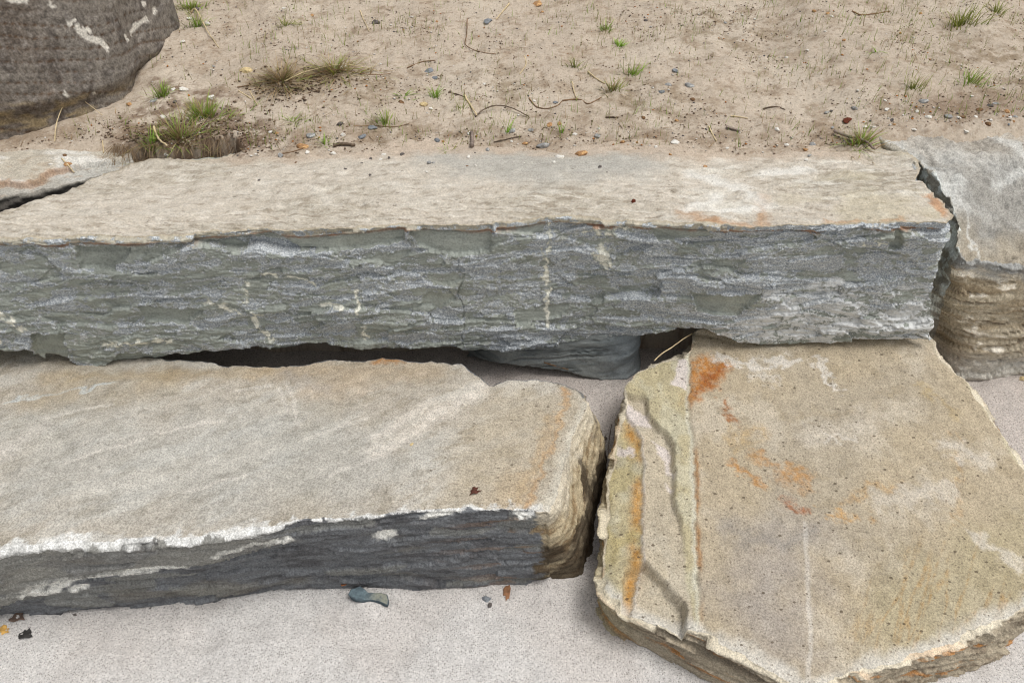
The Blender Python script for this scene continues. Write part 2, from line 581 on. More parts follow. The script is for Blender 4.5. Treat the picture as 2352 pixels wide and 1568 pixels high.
PIT = W2([(250, 408), (262, 352), (330, 330), (350, 352), (440, 348), (470, 330), (540, 326), (556, 352), (520, 366), (370, 368), (300, 376)], .66)
GAP = W2([(-600, 560), (-300, 520), (-100, 470), (0, 440), (100, 428), (200, 402), (262, 372), (300, 376), (250, 420), (0, 530), (-300, 640)], .64)
BOULDER_FOOT = [(-1150, 430), (-500, 380), (-100, 352), (0, 336), (72, 323), (121, 312), (133, 299), (201, 278), (257, 252), (306, 218), (330, 182), (335, 156), (374, 130), (386, 101), (422, 56), (405, 36), (372, 4)]

def slope_z(x, y, detail=True):
    x = np.asarray(x, np.float32); y = np.asarray(y, np.float32)
    yl = np.interp(x, _fw[:, 0], _fw[:, 1]); zl = np.interp(x, _fw[:, 0], _fw[:, 2])
    d = y - yl
    p2 = np.stack([x, y], 1)
    lump = .020 * fbm2(x * 3.2, y * 3.6, 3, 41) * sstep(0, .25, d) + .0055 * fbm2(x * 14, y * 17, 4, 43)
    z = np.where(d > 0, zl + .13 * d, zl + .5 * d - 6 * d * d - 30 * np.minimum(d + .09, 0) ** 2 - 4 * np.minimum(d + .12, 0) ** 2 * 10)
    if detail:
        cl = fbm2(x * 55, y * 70, 4, 47, .6)
        patch = sstep(-.15, .35, fbm2(x * 4, y * 5, 3, 52))
        z = z + lump + (.0012 + .0022 * patch) * cl + .0022 * patch * np.maximum(0, fbm2(x * 120, y * 130, 2, 49))
        # clods near the stones
        near = np.exp(-np.maximum(d, 0) / .10)
        v = voro2(x * 60, y * 60, 33)
        z = z + (v[2][:, 0] > .72) * np.clip(.5 - v[0], 0, 1) * .007 * (.25 + near)
    q = rag(p2, .02, 16, 8)
    pit = 1 - sstep(-.012, .012, sdf(q, PIT))
    gap = 1 - sstep(-.015, .02, sdf(q, GAP))
    z = z - .17 * pit * (1 + .3 * fbm2(x * 40, y * 40, 3, 60)) - .30 * gap
    return np.maximum(z, .05)

def grid(xs, ys):
    X, Y = np.meshgrid(xs, ys)
    n, m = len(xs), len(ys)
    a = (np.arange(m - 1)[:, None] * n + np.arange(n - 1)[None]).ravel()
    return X.ravel().astype(np.float32), Y.ravel().astype(np.float32), np.stack([a, a + 1, a + n + 1, a + n], 1)

def axis(lo, hi, step, far_lo, far_hi, k=9):
    a = np.arange(lo, hi, step)
    l = lo - (lo - far_lo) * (np.linspace(1, 0, k, endpoint=False) ** 2)
    h = hi + (far_hi - hi) * (np.linspace(0, 1, k) ** 2)
    return np.concatenate([l, a, h])

xs = axis(-1.72, 1.75, .0052, -12, 12); ys = axis(1.42, 2.95, .0052, 1.36, 14, 9)
ys = ys[ys > 1.40]
X, Y, Q = grid(xs, ys)
Z = slope_z(X, Y)
d = Y - np.interp(X, _fw[:, 0], _fw[:, 1])
p2 = np.stack([X, Y], 1)
col = np.tile(lin(192, 178, 160, .88), (len(X), 1))
n1 = fbm2(X * 2.3, Y * 2.6, 4, 71); n2 = fbm2(X * 11, Y * 14, 5, 73, .6); n3 = fbm2(X * 45, Y * 60, 4, 74, .6)
col = mixc(col, lin(206, 194, 176, .88), sstep(.0, .5, n1) * .5)
col = mixc(col, lin(160, 140, 116, .86), sstep(.0, .5, n2) * .4)
col = mixc(col, lin(128, 106, 84, .86), sstep(.2, .55, n3 + .4 * n2) * .45)
band = np.exp(-((d - .07) / .06) ** 2)
col = mixc(col, lin(138, 118, 96, .86), band * sstep(-.1, .5, n2 + .3) * .55)
soil = W2([(250, 400), (270, 320), (330, 250), (360, 200), (560, 240), (640, 330), (560, 370), (300, 380)], .68)
col = mixc(col, lin(116, 94, 76, .86), (1 - sstep(-.03, .05, sdf(rag(p2, .05, 9, 5), soil))) * sstep(-.35, .25, n2 + n3 * .5) * .75)
tus = at_z(690, 185, .71)
dd = np.hypot((X - tus[0]) / 1.9, Y - tus[1])
col = mixc(col, lin(128, 108, 78, .86), np.exp(-(dd / .085) ** 2) * .6)
for gx, gy, rr_ in ((1680, 95, .20), (1480, 210, .16), (820, 190, .13), (960, 285, .10), (2280, 150, .22), (1160, 180, .10)):
    q = at_z(gx, gy, .72)
    col = mixc(col, lin(126, 110, 84, .86), np.exp(-((np.hypot(X - q[0], (Y - q[1]) * 1.3)) / rr_) ** 2) * sstep(-.3, .3, n2 + n3 * .6) * .5)
rb = sstep(.95, 1.15, X) * np.exp(-((d - .09) / .07) ** 2)
col = mixc(col, lin(134, 112, 92, .86), rb * .5)
mesh = new_mesh('sandy_slope', np.stack([X, Y, Z], 1), Q, None, True, {'Col': col})
tag(link('sandy_slope', mesh, M_sandup), kind='structure')

FRONT_LINE = [at_z(px, py, 0)[:2] for px, py in ((-260, 1440), (0, 1408), (160, 1400), (300, 1390), (440, 1378), (550, 1362), (640, 1346), (790, 1340), (950, 1346), (1150, 1340), (1340, 1334))]
def floor_z(x, y):
    x = np.asarray(x, np.float32); y = np.asarray(y, np.float32)
    z = .16 * sstep(1.02, 1.45, y)
    z = z + .012 * fbm2(x * 3, y * 3, 3, 21) * (1 - .5 * sstep(.9, 1.3, y)) + .0035 * fbm2(x * 12, y * 12, 3, 23) + .0009 * fbm2(x * 70, y * 70, 3, 25)
    # blown up against the buried chip in front of the left block
    fr_ = np.array(FRONT_LINE)
    dd_ = np.interp(x, fr_[:, 0], fr_[:, 1]) - y
    z = z + .007 * np.exp(-np.maximum(dd_, 0) / .022) * (x < .09) * (dd_ > -.03) * (.6 + fbm2(x * 9, y * 3, 3, 29))
    z = z + .006 * fbm2(x * 7 + y * 3, y * 9, 3, 30)
    q = at_z(838, 1392, 0)
    z = z + .016 * np.exp(-(((x - q[0]) / .05) ** 2 + ((y - q[1]) / .026) ** 2))
    return z

xs = axis(-1.0, 1.35, .0044, -12, 12); ys = axis(.44, 1.72, .0044, -8, 1.95, 8)
X, Y, Q = grid(xs, ys)
Z = floor_z(X, Y)
col = np.tile(lin(209, 206, 202, .9), (len(X), 1))
col = mixc(col, lin(198, 190, 183, .9), sstep(-.1, .5, fbm2(X * 3, Y * 3, 4, 27)) * .4)
col = mixc(col, lin(178, 160, 146, .88), sstep(1.0, 1.3, Y) * .45)
mesh = new_mesh('sand_floor', np.stack([X, Y, Z], 1), Q, None, True, {'Col': col})
tag(link('sand_floor', mesh, M_sandlow), kind='structure')

# ================================================================== LARGE STRUCTURE: the stone blocks
# ---- long grey block lying across the middle
def Z3(pts, z): return [at_z(x, y, z) for x, y in pts]
lt = Z3([(-330, 570), (-150, 560), (0, 553), (100, 552), (235, 546), (400, 541), (560, 531), (760, 530), (900, 516), (1000, 518), (1180, 509), (1280, 500),
         (1350, 500), (1500, 505), (1640, 512), (1730, 521), (1850, 515), (1980, 512), (2172, 518)], ZT)
lb_px = [(-330, 815), (-150, 808), (0, 798), (60, 803), (96, 816), (106, 836), (200, 839), (262, 835), (370, 825), (415, 812), (470, 804), (560, 796), (660, 800), (690, 792), (750, 789), (800, 797), (830, 799),
         (920, 795), (1030, 791), (1058, 795), (1066, 806), (1150, 804), (1250, 791), (1390, 775), (1480, 768), (1550, 756), (1618, 750), (1650, 768), (1700, 786), (1760, 790), (1860, 786), (1970, 781),
         (2060, 785), (2146, 778)]
_lx = np.array([q[0] for q in lt]); _ly = np.array([q[1] for q in lt])
lb = []
for px, py in lb_px:
    yy = 1.36
    for _ in range(3):
        q = at_y(px, py, yy); yy = float(np.interp(q[0], _lx, _ly)) + .022
    lb.append(at_y(px, py, yy))
rt = Z3([(2172, 518), (2192, 503), (2172, 478), (2150, 455), (2128, 428), (2105, 412), (2119, 394), (2108, 372), (2080, 352), (2030, 338), (1990, 325)], ZT)
rbm = [lb[-1], (.900, 1.42, .40), (.905, 1.50, .36), (.89, 1.56, .33), (.88, 1.7, .33), (.86, 1.80, .33)]
bt = Z3([(1990, 325), (1500, 325), (1000, 325), (620, 330), (560, 345), (500, 361), (440, 363), (370, 365), (300, 373), (235, 397), (150, 440), (60, 471), (0, 500), (-150, 560)], ZT)
bb = [(q[0], q[1], .32) for q in bt]
lft = [bt[-1], (-1.28, 1.36, ZT), lt[0]]
lfb = [bb[-1], (-1.28, 1.36, .32), lb[0]]
# the left end runs on out of the picture
lt = [(-1.62, 1.29, ZT)] + lt[1:]; lb = [(-1.62, 1.31, .33)] + lb[1:]
bt = bt[:-1] + [(-1.60, 1.36, ZT)]; bb = bb[:-1] + [(-1.60, 1.36, .33)]
lft = [bt[-1], lt[0]]; lfb = [bb[-1], lb[0]]
LF = 1.365
CRACK = WF([(1052, 602), (1050, 640), (1063, 651), (1049, 699), (1063, 723), (1064, 771), (1058, 792), (1060, 812)], 1.366)
SMOOTH = [([(193, 545), (314, 548), (300, 575), (272, 598), (203, 598)], .005), ([(640, 541), (720, 542), (928, 533), (924, 566), (880, 575), (688, 578)], .009),
          ([(987, 526), (1128, 530), (1128, 592), (1059, 602), (1007, 597), (960, 575), (940, 545)], .008),
          ([(1131, 520), (1266, 520), (1249, 562), (1180, 556), (1138, 546)], .008), ([(86, 744), (159, 751), (172, 840), (98, 842)], .012),
          ([(283, 799), (417, 806), (400, 835), (352, 832), (236, 842)], .009), ([(1600, 700), (1760, 690), (1700, 745), (1610, 735)], .004),
          ([(330, 690), (470, 705), (430, 735), (340, 725)], .004), ([(1180, 745), (1310, 735), (1290, 765), (1190, 775)], .004),
          ([(1500, 545), (1620, 530), (1640, 560), (1520, 575)], .005), ([(2066, 540), (2082, 540), (2080, 585), (2050, 588)], .006),
          ([(980, 690), (1040, 700), (1010, 730), (960, 720)], .003), ([(830, 600), (940, 590), (900, 625)], .003)]
SMOOTH = [(WF(p, LF), dpt) for p, dpt in SMOOTH]
STREAK = [([(1266, 533), (1258, 582), (1256, 625), (1256, 668), (1261, 709), (1259, 745), (1262, 780)], .0065), ([(821, 676), (823, 724)], .005), ([(831, 765), (836, 788)], .007),
          ([(607, 627), (665, 637), (700, 648), (717, 655)], .0055), ([(479, 682), (510, 694), (552, 720)], .007), ([(588, 716), (584, 751), (604, 776), (622, 786)], .007),
          ([(570, 644), (565, 689)], .005), ([(254, 778), (320, 772), (405, 776)], .008), ([(1385, 610), (1395, 640)], .018), ([(740, 705), (775, 708)], .008),
          ([(0, 690), (40, 705), (70, 730)], .011), ([(0, 725), (15, 760)], .008), ([(1380, 560), (1410, 568)], .009), ([(1500, 540), (1350, 560)], .004), ([(2000, 575), (2040, 572)], .008)]
STREAK = [(WF(p, LF), w) for p, w in STREAK]

def long_side(u, v, P, s):
    h, r1, r2, w1, w2 = strata(P[:, 0] + .25 * P[:, 1], P[:, 2] * 1.0, 3, (.12, .030), .0050, .0013)
    front = s == 0
    f2 = np.stack([P[:, 0], P[:, 2]], 1)
    q = rag(f2, .006, 40, 12)
    sm = np.zeros(len(u), np.float32)
    for poly, dpt in SMOOTH:
        m = pmask(q, poly, .0025) * front
        h = h * (1 - .75 * m) - dpt * m
        sm = np.maximum(sm, m)
    Lz = P[:, 2] / .046 + 1.5 * fbm2(P[:, 0] * 2.4, P[:, 2] * 8, 4, 151) + .35 * w1
    fr = Lz - np.floor(Lz)
    seg = sstep(-.15, .25, fbm2(P[:, 0] * 3.1 + np.floor(Lz) * 7.3, np.floor(Lz) * 3.7, 3, 153))
    h = h + .0072 * seg * (1 - fr) ** 1.5 * (1 - .8 * sm) - .002 * seg
    c = ldist(rag(f2, .003, 60, 14), CRACK)
    h = h - .007 * np.clip(1 - c / .0020, 0, 1) * front
    d9, e9, r9, ox9, oy9 = voro2(P[:, 0] / .21 + .25 * w1, P[:, 2] / .075 + .35 * w2, 77)
    h = h + .015 * ((r9[:, 0] - .5) * 1.1 + (r9[:, 1] - .3) * oy9 + .5 * (r9[:, 2] - .5) * ox9) * (1 - sm)
    # the cap layer stands a little proud, the red seam is a thin groove below it
    vs = .017 + .007 * fbm2(P[:, 0] * 6, v * 0, 4, 17)
    h = h + .005 * (1 - sstep(vs - .003, vs + .002, v)) * front
    h = h - .004 * np.exp(-((v - vs - .002) / .0022) ** 2) * front
    return h, dict(r1=r1, r2=r2, w1=w1, w2=w2, sm=sm, vs=vs)

def long_top(P, din):
    x, y = P[:, 0], P[:, 1]
    a = fbm2(x * 9 + y * 5, y * 22, 5, 81, .55)
    rid = 1 - np.abs(fbm2(x * 7 + y * 4, y * 26, 4, 83))
    st = np.floor((a + .6) * 7) / 7 - .6
    z = .006 * (a * .5 + st * .7) + .004 * sstep(.75, 1, rid)
    z += .0016 * fbm2(x * 60, y * 110, 3, 85)
    # a chipped corner at the back right
    m = pmask(np.stack([x, y], 1), W2([(2000, 360), (2100, 372), (2125, 396), (2120, 420), (1980, 375)], ZT), .01)
    return z - .012 * m - .01 * np.clip(fbm2(x * 2, y * 3, 2, 87), -.5, .5)

def long_col(S, Tp):
    K = 1.85
    p, v = S['p'], S['v']; e = S['x']
    n = len(v)
    xx = p[:, 0]
    big = fbm2(xx * 3, p[:, 2] * 6, 4, 101)
    col = np.tile(lin(121, 125, 119, K), (n, 1))
    col = mixc(col, lin(132, 135, 126, K), sstep(0, .5, big) * .6)
    col = mixc(col, lin(100, 104, 99, K), sstep(.1, .6, fbm2(xx * 14, p[:, 2] * 50, 4, 102)) * .6)
    col = mixc(col, lin(108, 111, 104, K), (e['r2'][:, 2] > .6) * .35)
    front = (S['s'] == 0)
    f2 = rag(np.stack([p[:, 0], p[:, 2]], 1), .006, 45, 6)
    crust = .10 + .35 * (e['r1'][:, 1] - .55) + .5 * (e['r2'][:, 1] - .5) + .4 * fbm2(xx * 9, p[:, 2] * 22, 5, 104, .6)
    crust += .10 * sstep(-.2, .7, xx) - .06 * sstep(0, -.6, xx)
    crust = crust - 1.4 * e['sm']
    white = np.zeros(n, np.float32) - .22
    white += .55 * sstep(.35, .7, xx) * sstep(.56, .42, p[:, 2]) + .22 * sstep(.45, .37, p[:, 2]) + .38 * sstep(.1, .8, xx)
    white += .35 * sstep(-.85, -1.02, xx) * sstep(.52, .46, p[:, 2])
    white += .5 * fbm2(xx * 9, p[:, 2] * 24, 4, 108)
    f3 = rag(np.stack([p[:, 0], p[:, 2]], 1), .013, 38, 16)
    # pale veins
    for pts, w in STREAK:
        m = lmask(f3, pts, w * (.9 + .5 * fbm2(xx * 25, p[:, 2] * 25, 3, 111)), w * .45) * front
        br = sstep(-.3, .0, fbm2(xx * 55, p[:, 2] * 55, 4, 110, .65))
        col = mixc(col, lin(190, 188, 176, K), m * br * .9)
        crust = np.where(m * br > .4, -1.5, crust)
    # under-lip edge: pale line on the lowest edge
    low = sstep(.012, .0, S['vb_low']) if 'vb_low' in S else 0
    # cap layer, then the red seam
    vs = e['vs']
    capm = (1 - sstep(vs - .002, vs + .002, v)) * (S['s'] != 2)
    col = mixc(col, lin(146, 140, 126, K), capm * (.75 + .25 * np.clip(fbm2(xx * 30, v * 200, 4, 113), -1, 1)))
    crust = np.where(capm > .5, np.where(xx > .55, .35, -.05) + .4 * fbm2(xx * 30, v * 60, 3, 112), crust)
    seam = np.exp(-((v - vs - .001 + .002 * fbm2(xx * 50, v * 0, 3, 116)) / .0046) ** 2) * sstep(-.35, .25, fbm2(xx * 9, v * 60, 5, 115, .65)) * front
    col = mixc(col, lin(150, 104, 74, K * .9), seam * .75)
    crust = np.where(seam > .5, -1.5, crust)
    col = mixc(col, lin(190, 178, 156, .86), np.exp(-v / .0025))
    crust = np.where(v < .002, -1.5, crust)
    side = ~front
    crust = np.where(side, crust - .25, crust)
    # top
    P = Tp['p']; x, y = P[:, 0], P[:, 1]
    k = .86
    t = np.tile(lin(203, 194, 179, k), (len(x), 1))
    sx = x * 6 + y * 4
    a = fbm2(sx, y * 24, 5, 121, .6); b = fbm2(x * 2.2, y * 5, 4, 123); c = fbm2(sx * 3.4, y * 100, 4, 125, .65)
    t = mixc(t, lin(190, 182, 166, k), sstep(-.1, .4, b) * .7)
    t = mixc(t, lin(228, 224, 212, k), sstep(.05, .5, a) * (.25 + .5 * sstep(-.2, .6, x)))
    t = mixc(t, lin(146, 134, 116, k), sstep(.14, .5, c + .25 * b) * .6)
    t = mixc(t, lin(232, 226, 214, k), sstep(.16, .42, -c) * .45)
    t = mixc(t, lin(178, 176, 168, k), pmask(rag(np.stack([x, y], 1), .05, 8, 4), W2([(950, 350), (1550, 345), (1500, 400), (1250, 430), (1000, 400)], ZT), .05) * .7)
    t = mixc(t, lin(202, 192, 164, k), sstep(.4, .8, x) * sstep(-.1, .4, fbm2(x * 4, y * 9, 3, 127)) * .5)
    q = rag(np.stack([x, y], 1), .015, 30, 9)
    t = mixc(t, lin(196, 150, 112, k), pmask(q, W2([(2120, 455), (2140, 450), (2185, 498), (2160, 500)], ZT), .006) * .8)
    for pts, w in (([(1750, 455), (1752, 512)], .012), ([(1580, 490), (1640, 512)], .02), ([(1640, 505), (1720, 515)], .012), ([(1900, 512), (2080, 512)], .008)):
        t = mixc(t, lin(184, 142, 100, k), lmask(q, W2(pts, ZT), w, w) * .6)
    for pts, w in (([(1590, 395), (1700, 430), (1760, 470)], .016), ([(1740, 400), (1860, 385)], .013), ([(1650, 450), (1580, 480)], .014), ([(1740, 480), (1640, 475)], .013)):
        t = mixc(t, lin(236, 234, 226, k), lmask(q, W2(pts, ZT), w, w) * .7)
    # thin dirt washed on from the bank
    yl = np.interp(x, _fw[:, 0], _fw[:, 1])
    t = mixc(t, lin(196, 178, 158, .86), sstep(-.06, .0, y - yl + .03 * fbm2(x * 14, y * 14, 4, 129)) * .8)
    neg = np.full(len(x), -2., np.float32)
    sp = sstep(-.2, .3, fbm2(x * 5, y * 9, 3, 131))
    return dict(Col=(col, t), crust=(crust.astype(np.float32), neg), white=(white.astype(np.float32), neg), speck=(np.zeros(n, np.float32), sp * .8))

o = stone('long_stone_block', M_long, [(lt, lb, .0022, 'x'), (rt, rbm, .005), (bt, bb, .008), (lft, lfb, .02)],
          [(-1.45, 1.37, ZT), (.72, 1.575, ZT)], 165, 52, long_side, long_top, long_col, edge_rough=.0042, bevel=.005, seed=1, loc=(0, 1.5, .33))
tag(o, 'long blue-grey stone block with flat tan top lying across the middle', 'stone block', 'retaining wall stone blocks')

# ---- lower left block
ZL = .30
ft = Z3([(-260, 1290), (-100, 1275), (0, 1264), (50, 1250), (180, 1243), (300, 1240), (450, 1235), (540, 1225), (570, 1215), (680, 1201), (830, 1195), (1000, 1172), (1200, 1163), (1262, 1170)], ZL)
fb_px = [(-260, 1440), (-100, 1420), (0, 1408), (160, 1400), (300, 1390), (440, 1378), (550, 1362), (640, 1346), (790, 1340), (950, 1346), (1030, 1350), (1150, 1340), (1268, 1333)]
fb = [(q[0], q[1], -.05) for q in (at_z(x, y, 0) for x, y in fb_px)]
r2t = Z3([(1262, 1170), (1294, 1098), (1304, 1050), (1314, 1016), (1329, 975), (1352, 940), (1356, 920), (1346, 905)], ZL)
r2b = [fb[-1]] + [(q[0] + .008, q[1], q[2] - .05) for q in (at_z(1338, 1335, .0), at_z(1362, 1290, .0), at_z(1374, 1200, .01), at_z(1394, 1110, .04), at_z(1394, 1035, .09), at_z(1378, 975, .14))]
k2t = Z3([(1346, 905), (1328, 893), (1300, 880), (1240, 870), (1170, 874), (1124, 882), (1100, 862), (1062, 833), (960, 826), (880, 819), (760, 826), (700, 839), (630, 844), (560, 841), (510, 837), (480, 826), (380, 826), (200, 800), (0, 790), (-300, 790)], ZL)
k2b = [(q[0], q[1] + .02, .05) for q in k2t]; k2b[0] = r2b[-1]
l2t = [k2t[-1], ft[0]]; l2b = [k2b[-1], fb[0]]
LFY = .875
WLEDGE = WF([(20, 1268), (100, 1262), (250, 1252), (440, 1246), (560, 1222), (700, 1205), (830, 1200), (1000, 1178), (1200, 1168)], .87)
LEDGE2 = WF([(85, 1325), (110, 1310), (180, 1300), (300, 1290), (430, 1278)], .87)
LWHITE = [([(85, 1330), (105, 1312), (180, 1302), (300, 1291), (430, 1279)], .013), ([(90, 1340), (130, 1335), (165, 1312)], .010), ([(180, 1335), (200, 1325)], .009),
          ([(975, 1222), (1005, 1218), (1048, 1210)], .008), ([(1175, 1205), (1200, 1197), (1245, 1190)], .006), ([(1180, 1218), (1210, 1222)], .006), ([(870, 1255), (888, 1258)], .013), ([(1245, 1195), (1262, 1240), (1275, 1275)], .006),
          ([(500, 1252), (590, 1240)], .006), ([(590, 1240), (660, 1245)], .008)]
LWHITE = [(WF(p, LFY), w) for p, w in LWHITE]

def left_side(u, v, P, s):
    a = P[:, 0] - .3 * P[:, 2]
    h, r1, r2, w1, w2 = strata(P[:, 0], P[:, 2] - .03 * P[:, 0], 23, (.13, .035), .0062, .0016)
    # right-hand side: slanting ribs
    uu = P[:, 2] * 1.0 - P[:, 1] * .75 + .3 * P[:, 0]
    rib = fbm2(uu * 42, (P[:, 1] + P[:, 2]) * 6, 5, 201, .62)
    hr = .006 * rib + .012 * fbm2(P[:, 1] * 7, P[:, 2] * 7, 3, 203) + .003 * fbm2(P[:, 1] * 70, P[:, 2] * 60, 3, 205)
    right = s == 1
    h = np.where(right, hr + .25 * h, h)
    front = s == 0
    f2 = rag(np.stack([P[:, 0], P[:, 2]], 1), .006, 35, 22)
    # a thin upper layer stands proud of the left part of the face
    lay = sstep(.0, .004, side_of(f2, LEDGE2)) * front * sstep(-.42, -.5, P[:, 0])
    h = h + .012 * lay
    return h, dict(r1=r1, r2=r2, w1=w1, rib=rib, lay=lay)

LEFT_STREAK = W2([(870, 1040), (930, 1010), (1000, 960), (1060, 920), (1115, 885)], ZL)
def left_top(P, din):
    x, y = P[:, 0], P[:, 1]
    p2 = np.stack([x, y], 1)
    aa = fbm2(x * 6 + y * 4, y * 9, 5, 217, .6)
    z = .0045 * (np.floor((aa + .6) * 6) / 6 - .6) + .010 * fbm2(x * 2.5 + 3, y * 3, 3, 211) + .0035 * fbm2(x * 9 + y * 6, y * 12, 4, 213) + .0012 * fbm2(x * 45, y * 60, 4, 215, .6)
    d = side_of(rag(p2, .008, 20, 3), LEFT_STREAK)
    z += -.006 * np.exp(-(d / .02) ** 2) * (ldist(p2, LEFT_STREAK) < .04)
    z -= .007 * pmask(p2, W2([(1130, 880), (1240, 872), (1350, 905), (1360, 950), (1290, 1080), (1000, 1000), (1090, 910)], ZL), .02)
    return z

def left_col(S, Tp):
    p, v, e = S['p'], S['v'], S['x']; n = len(v)
    K = 1.6
    x, zz = p[:, 0], p[:, 2]
    col = np.tile(lin(93, 95, 97, K), (n, 1))
    a = fbm2(x * 8, zz * 40 - x * 2, 5, 221, .6); b = fbm2(x * 3, zz * 9, 4, 223)
    col = mixc(col, lin(66, 65, 66, K), sstep(.0, .4, a) * .7)
    col = mixc(col, lin(108, 104, 94, K), sstep(.05, .45, b) * .5)
    col = mixc(col, lin(118, 118, 112, K), (e['r1'][:, 2] > .7) * .5)
    rust = sstep(.42, .5, np.abs(fbm2(x * 4, zz * 42 - x * 3, 4, 227))) * sstep(-.3, .2, x)
    col = mixc(col, lin(122, 92, 62, K), rust * .55 * sstep(-.35, .0, x))
    front = S['s'] == 0
    f2 = rag(np.stack([x, zz], 1), .008, 50, 24)
    for pts, w in LWHITE:
        col = mixc(col, lin(220, 219, 212, 1.2), lmask(f2, pts, w * 1.15, w * .35) * front * sstep(-.75, -.35, fbm2(x * 50, zz * 50, 3, 229)))
    col = mixc(col, lin(124, 122, 115, K), e['lay'] * .45 * front)
    # bright broken rim
    wid = .001 + .020 * fbm2(x * 12, v * 0, 3, 231) + .012 * sstep(-.35, -.6, x) * (1 + fbm2(x * 9, v * 0, 3, 232))
    wid = np.maximum(wid, .0015)
    rimm = 1 - sstep(wid * .7, wid, v + .014 * fbm2(x * 40, v * 60, 5, 233, .65))
    col = mixc(col, lin(226, 226, 222, .95), rimm * front * (.55 + .45 * sstep(-.3, .1, fbm2(x * 60, v * 80, 4, 234, .65))))
    # right side: brown and beige ribs
    right = np.maximum(S['s'] == 1, (S['s'] == 0) * sstep(-.012, .006, x - .052 - .05 * v + .035 * fbm2(x * 20, zz * 30, 4, 236, .6)))
    rc = np.tile(lin(178, 164, 136, 1.), (n, 1))
    rc = mixc(rc, lin(128, 106, 76, 1.), sstep(-.15, .5, -e['rib'] + .5 * fbm3(p, 40, 4, 238, .6)) * .8)
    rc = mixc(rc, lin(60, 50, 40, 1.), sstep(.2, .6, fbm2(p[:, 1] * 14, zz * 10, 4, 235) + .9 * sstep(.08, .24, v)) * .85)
    rc = mixc(rc, lin(204, 196, 178, 1.), (1 - sstep(.02, .09, v + .03 * fbm2(p[:, 1] * 25, zz * 25, 3, 237))) * .7)
    col = mixc(col, rc, right)
    P = Tp['p']; x, y = P[:, 0], P[:, 1]; p2 = np.stack([x, y], 1)
    k = .84
    t = np.tile(lin(189, 181, 167, k), (len(x), 1))
    rx = x * .87 + y * .5; ry = -x * .5 + y * .87
    a = fbm2(rx * 4, ry * 14, 5, 241, .6); b = fbm2(x * 2, y * 2.4, 4, 243); c = fbm2(rx * 14, ry * 30, 4, 245, .6)
    t = mixc(t, lin(206, 202, 192, k), sstep(-.1, .4, a) * .6)
    t = mixc(t, lin(170, 160, 140, k), sstep(.0, .45, b) * .5)
    t = mixc(t, lin(150, 140, 120, k), sstep(.1, .5, c) * .45)
    t = mixc(t, lin(188, 190, 186, k), pmask(rag(p2, .06, 7, 4), W2([(0, 950), (700, 930), (1000, 1050), (800, 1180), (0, 1180)], ZL), .08) * .4)
    q = rag(p2, .02, 22, 9)
    t = mixc(t, lin(222, 214, 202, .86), lmask(rag(p2, .016, 26, 14), LEFT_STREAK, .018, .018) * (.35 + .45 * flecks(p2, 31)))
    t = mixc(t, lin(222, 214, 202, .9), lmask(rag(p2, .010, 26, 15), W2([(860, 1010), (930, 965), (990, 925)], ZL), .012, .010) * .6)
    for sx0, sy0, sx1, sy1 in ((640, 890, 655, 940), (660, 880, 690, 980), (300, 1000, 520, 960), (150, 1060, 330, 1005), (700, 1010, 840, 960), (420, 1120, 560, 1090), (760, 1090, 900, 1040), (100, 960, 260, 930), (540, 900, 620, 885)):
        t = mixc(t, lin(218, 212, 202, .9), lmask(rag(p2, .008, 20, 16), W2([(sx0, sy0), (sx1, sy1)], ZL), .0045, .004) * .5)
    for pts, w, cc, al in (([(0, 1040), (90, 985)], .02, (214, 208, 198), .6), ([(200, 1130), (420, 1080), (620, 1030)], .02, (214, 210, 200), .4), ([(20, 915), (270, 885)], .004, (205, 214, 216), .7),
                           ([(340, 880), (400, 870)], .03, (182, 164, 134), .4), ([(60, 925), (160, 900)], .025, (182, 164, 134), .4), ([(600, 850), (1000, 850)], .03, (186, 164, 134), .45),
                           ([(720, 900), (820, 885)], .03, (200, 178, 150), .4), ([(860, 822), (960, 826)], .008, (176, 122, 62), .8), ([(820, 905), (980, 850)], .008, (205, 190, 170), .5),
                           ([(1300, 890), (1285, 960), (1250, 1060), (1210, 1165)], .006, (190, 142, 86), .75), ([(1262, 960), (1235, 1040), (1190, 1150)], .012, (196, 160, 112), .55),
                           ([(1180, 1100), (1160, 1150)], .025, (194, 164, 122), .5), ([(640, 860), (760, 900)], .012, (178, 170, 160), .5), ([(100, 870), (640, 855)], .02, (176, 156, 122), .45)):
        t = mixc(t, lin(*cc, k), lmask(q, W2(pts, ZL), w, w) * al)
    t = mixc(t, lin(186, 172, 146, k), pmask(q, W2([(1130, 890), (1350, 900), (1290, 1080), (1250, 1165), (1000, 1170), (1050, 1000)], ZL), .05) * .5)
    # pale bruised rim along the front and right edges
    fe = ldist(p2, np.array(ft)[:, :2]); wob = .014 * fbm2(x * 30, y * 30, 5, 247, .65)
    t = mixc(t, lin(226, 226, 222, .9), (1 - sstep(.001, .016, fe + 2.2 * wob)) * (.35 + .5 * sstep(-.3, .2, fbm2(x * 11, y * 11, 3, 248))))
    re_ = ldist(p2, np.array(r2t)[:, :2])
    t = mixc(t, lin(214, 208, 192, .9), (1 - sstep(.004, .03, re_ + wob)) * .7)
    sp = .35 + .65 * sstep(-.5, .3, x)
    return dict(Col=(col, t), speck=(np.zeros(n, np.float32), sp.astype(np.float32)))

o = stone('lower_stone_block', M_left, [(ft, fb, .0028, 'x'), (r2t, r2b, .0028), (k2t, k2b, .004), (l2t, l2b, .02)],
          [(-1.45, 1.14, ZL), (-.02, 1.08, ZL)], 100, 90, left_side, left_top, left_col, edge_rough=.005, bevel=.006, seed=5, loc=(-.4, 1.1, 0))
tag(o, 'lower left stone block with grey-beige top, dark front face and chalk-white broken rim', 'stone block', 'retaining wall stone blocks')

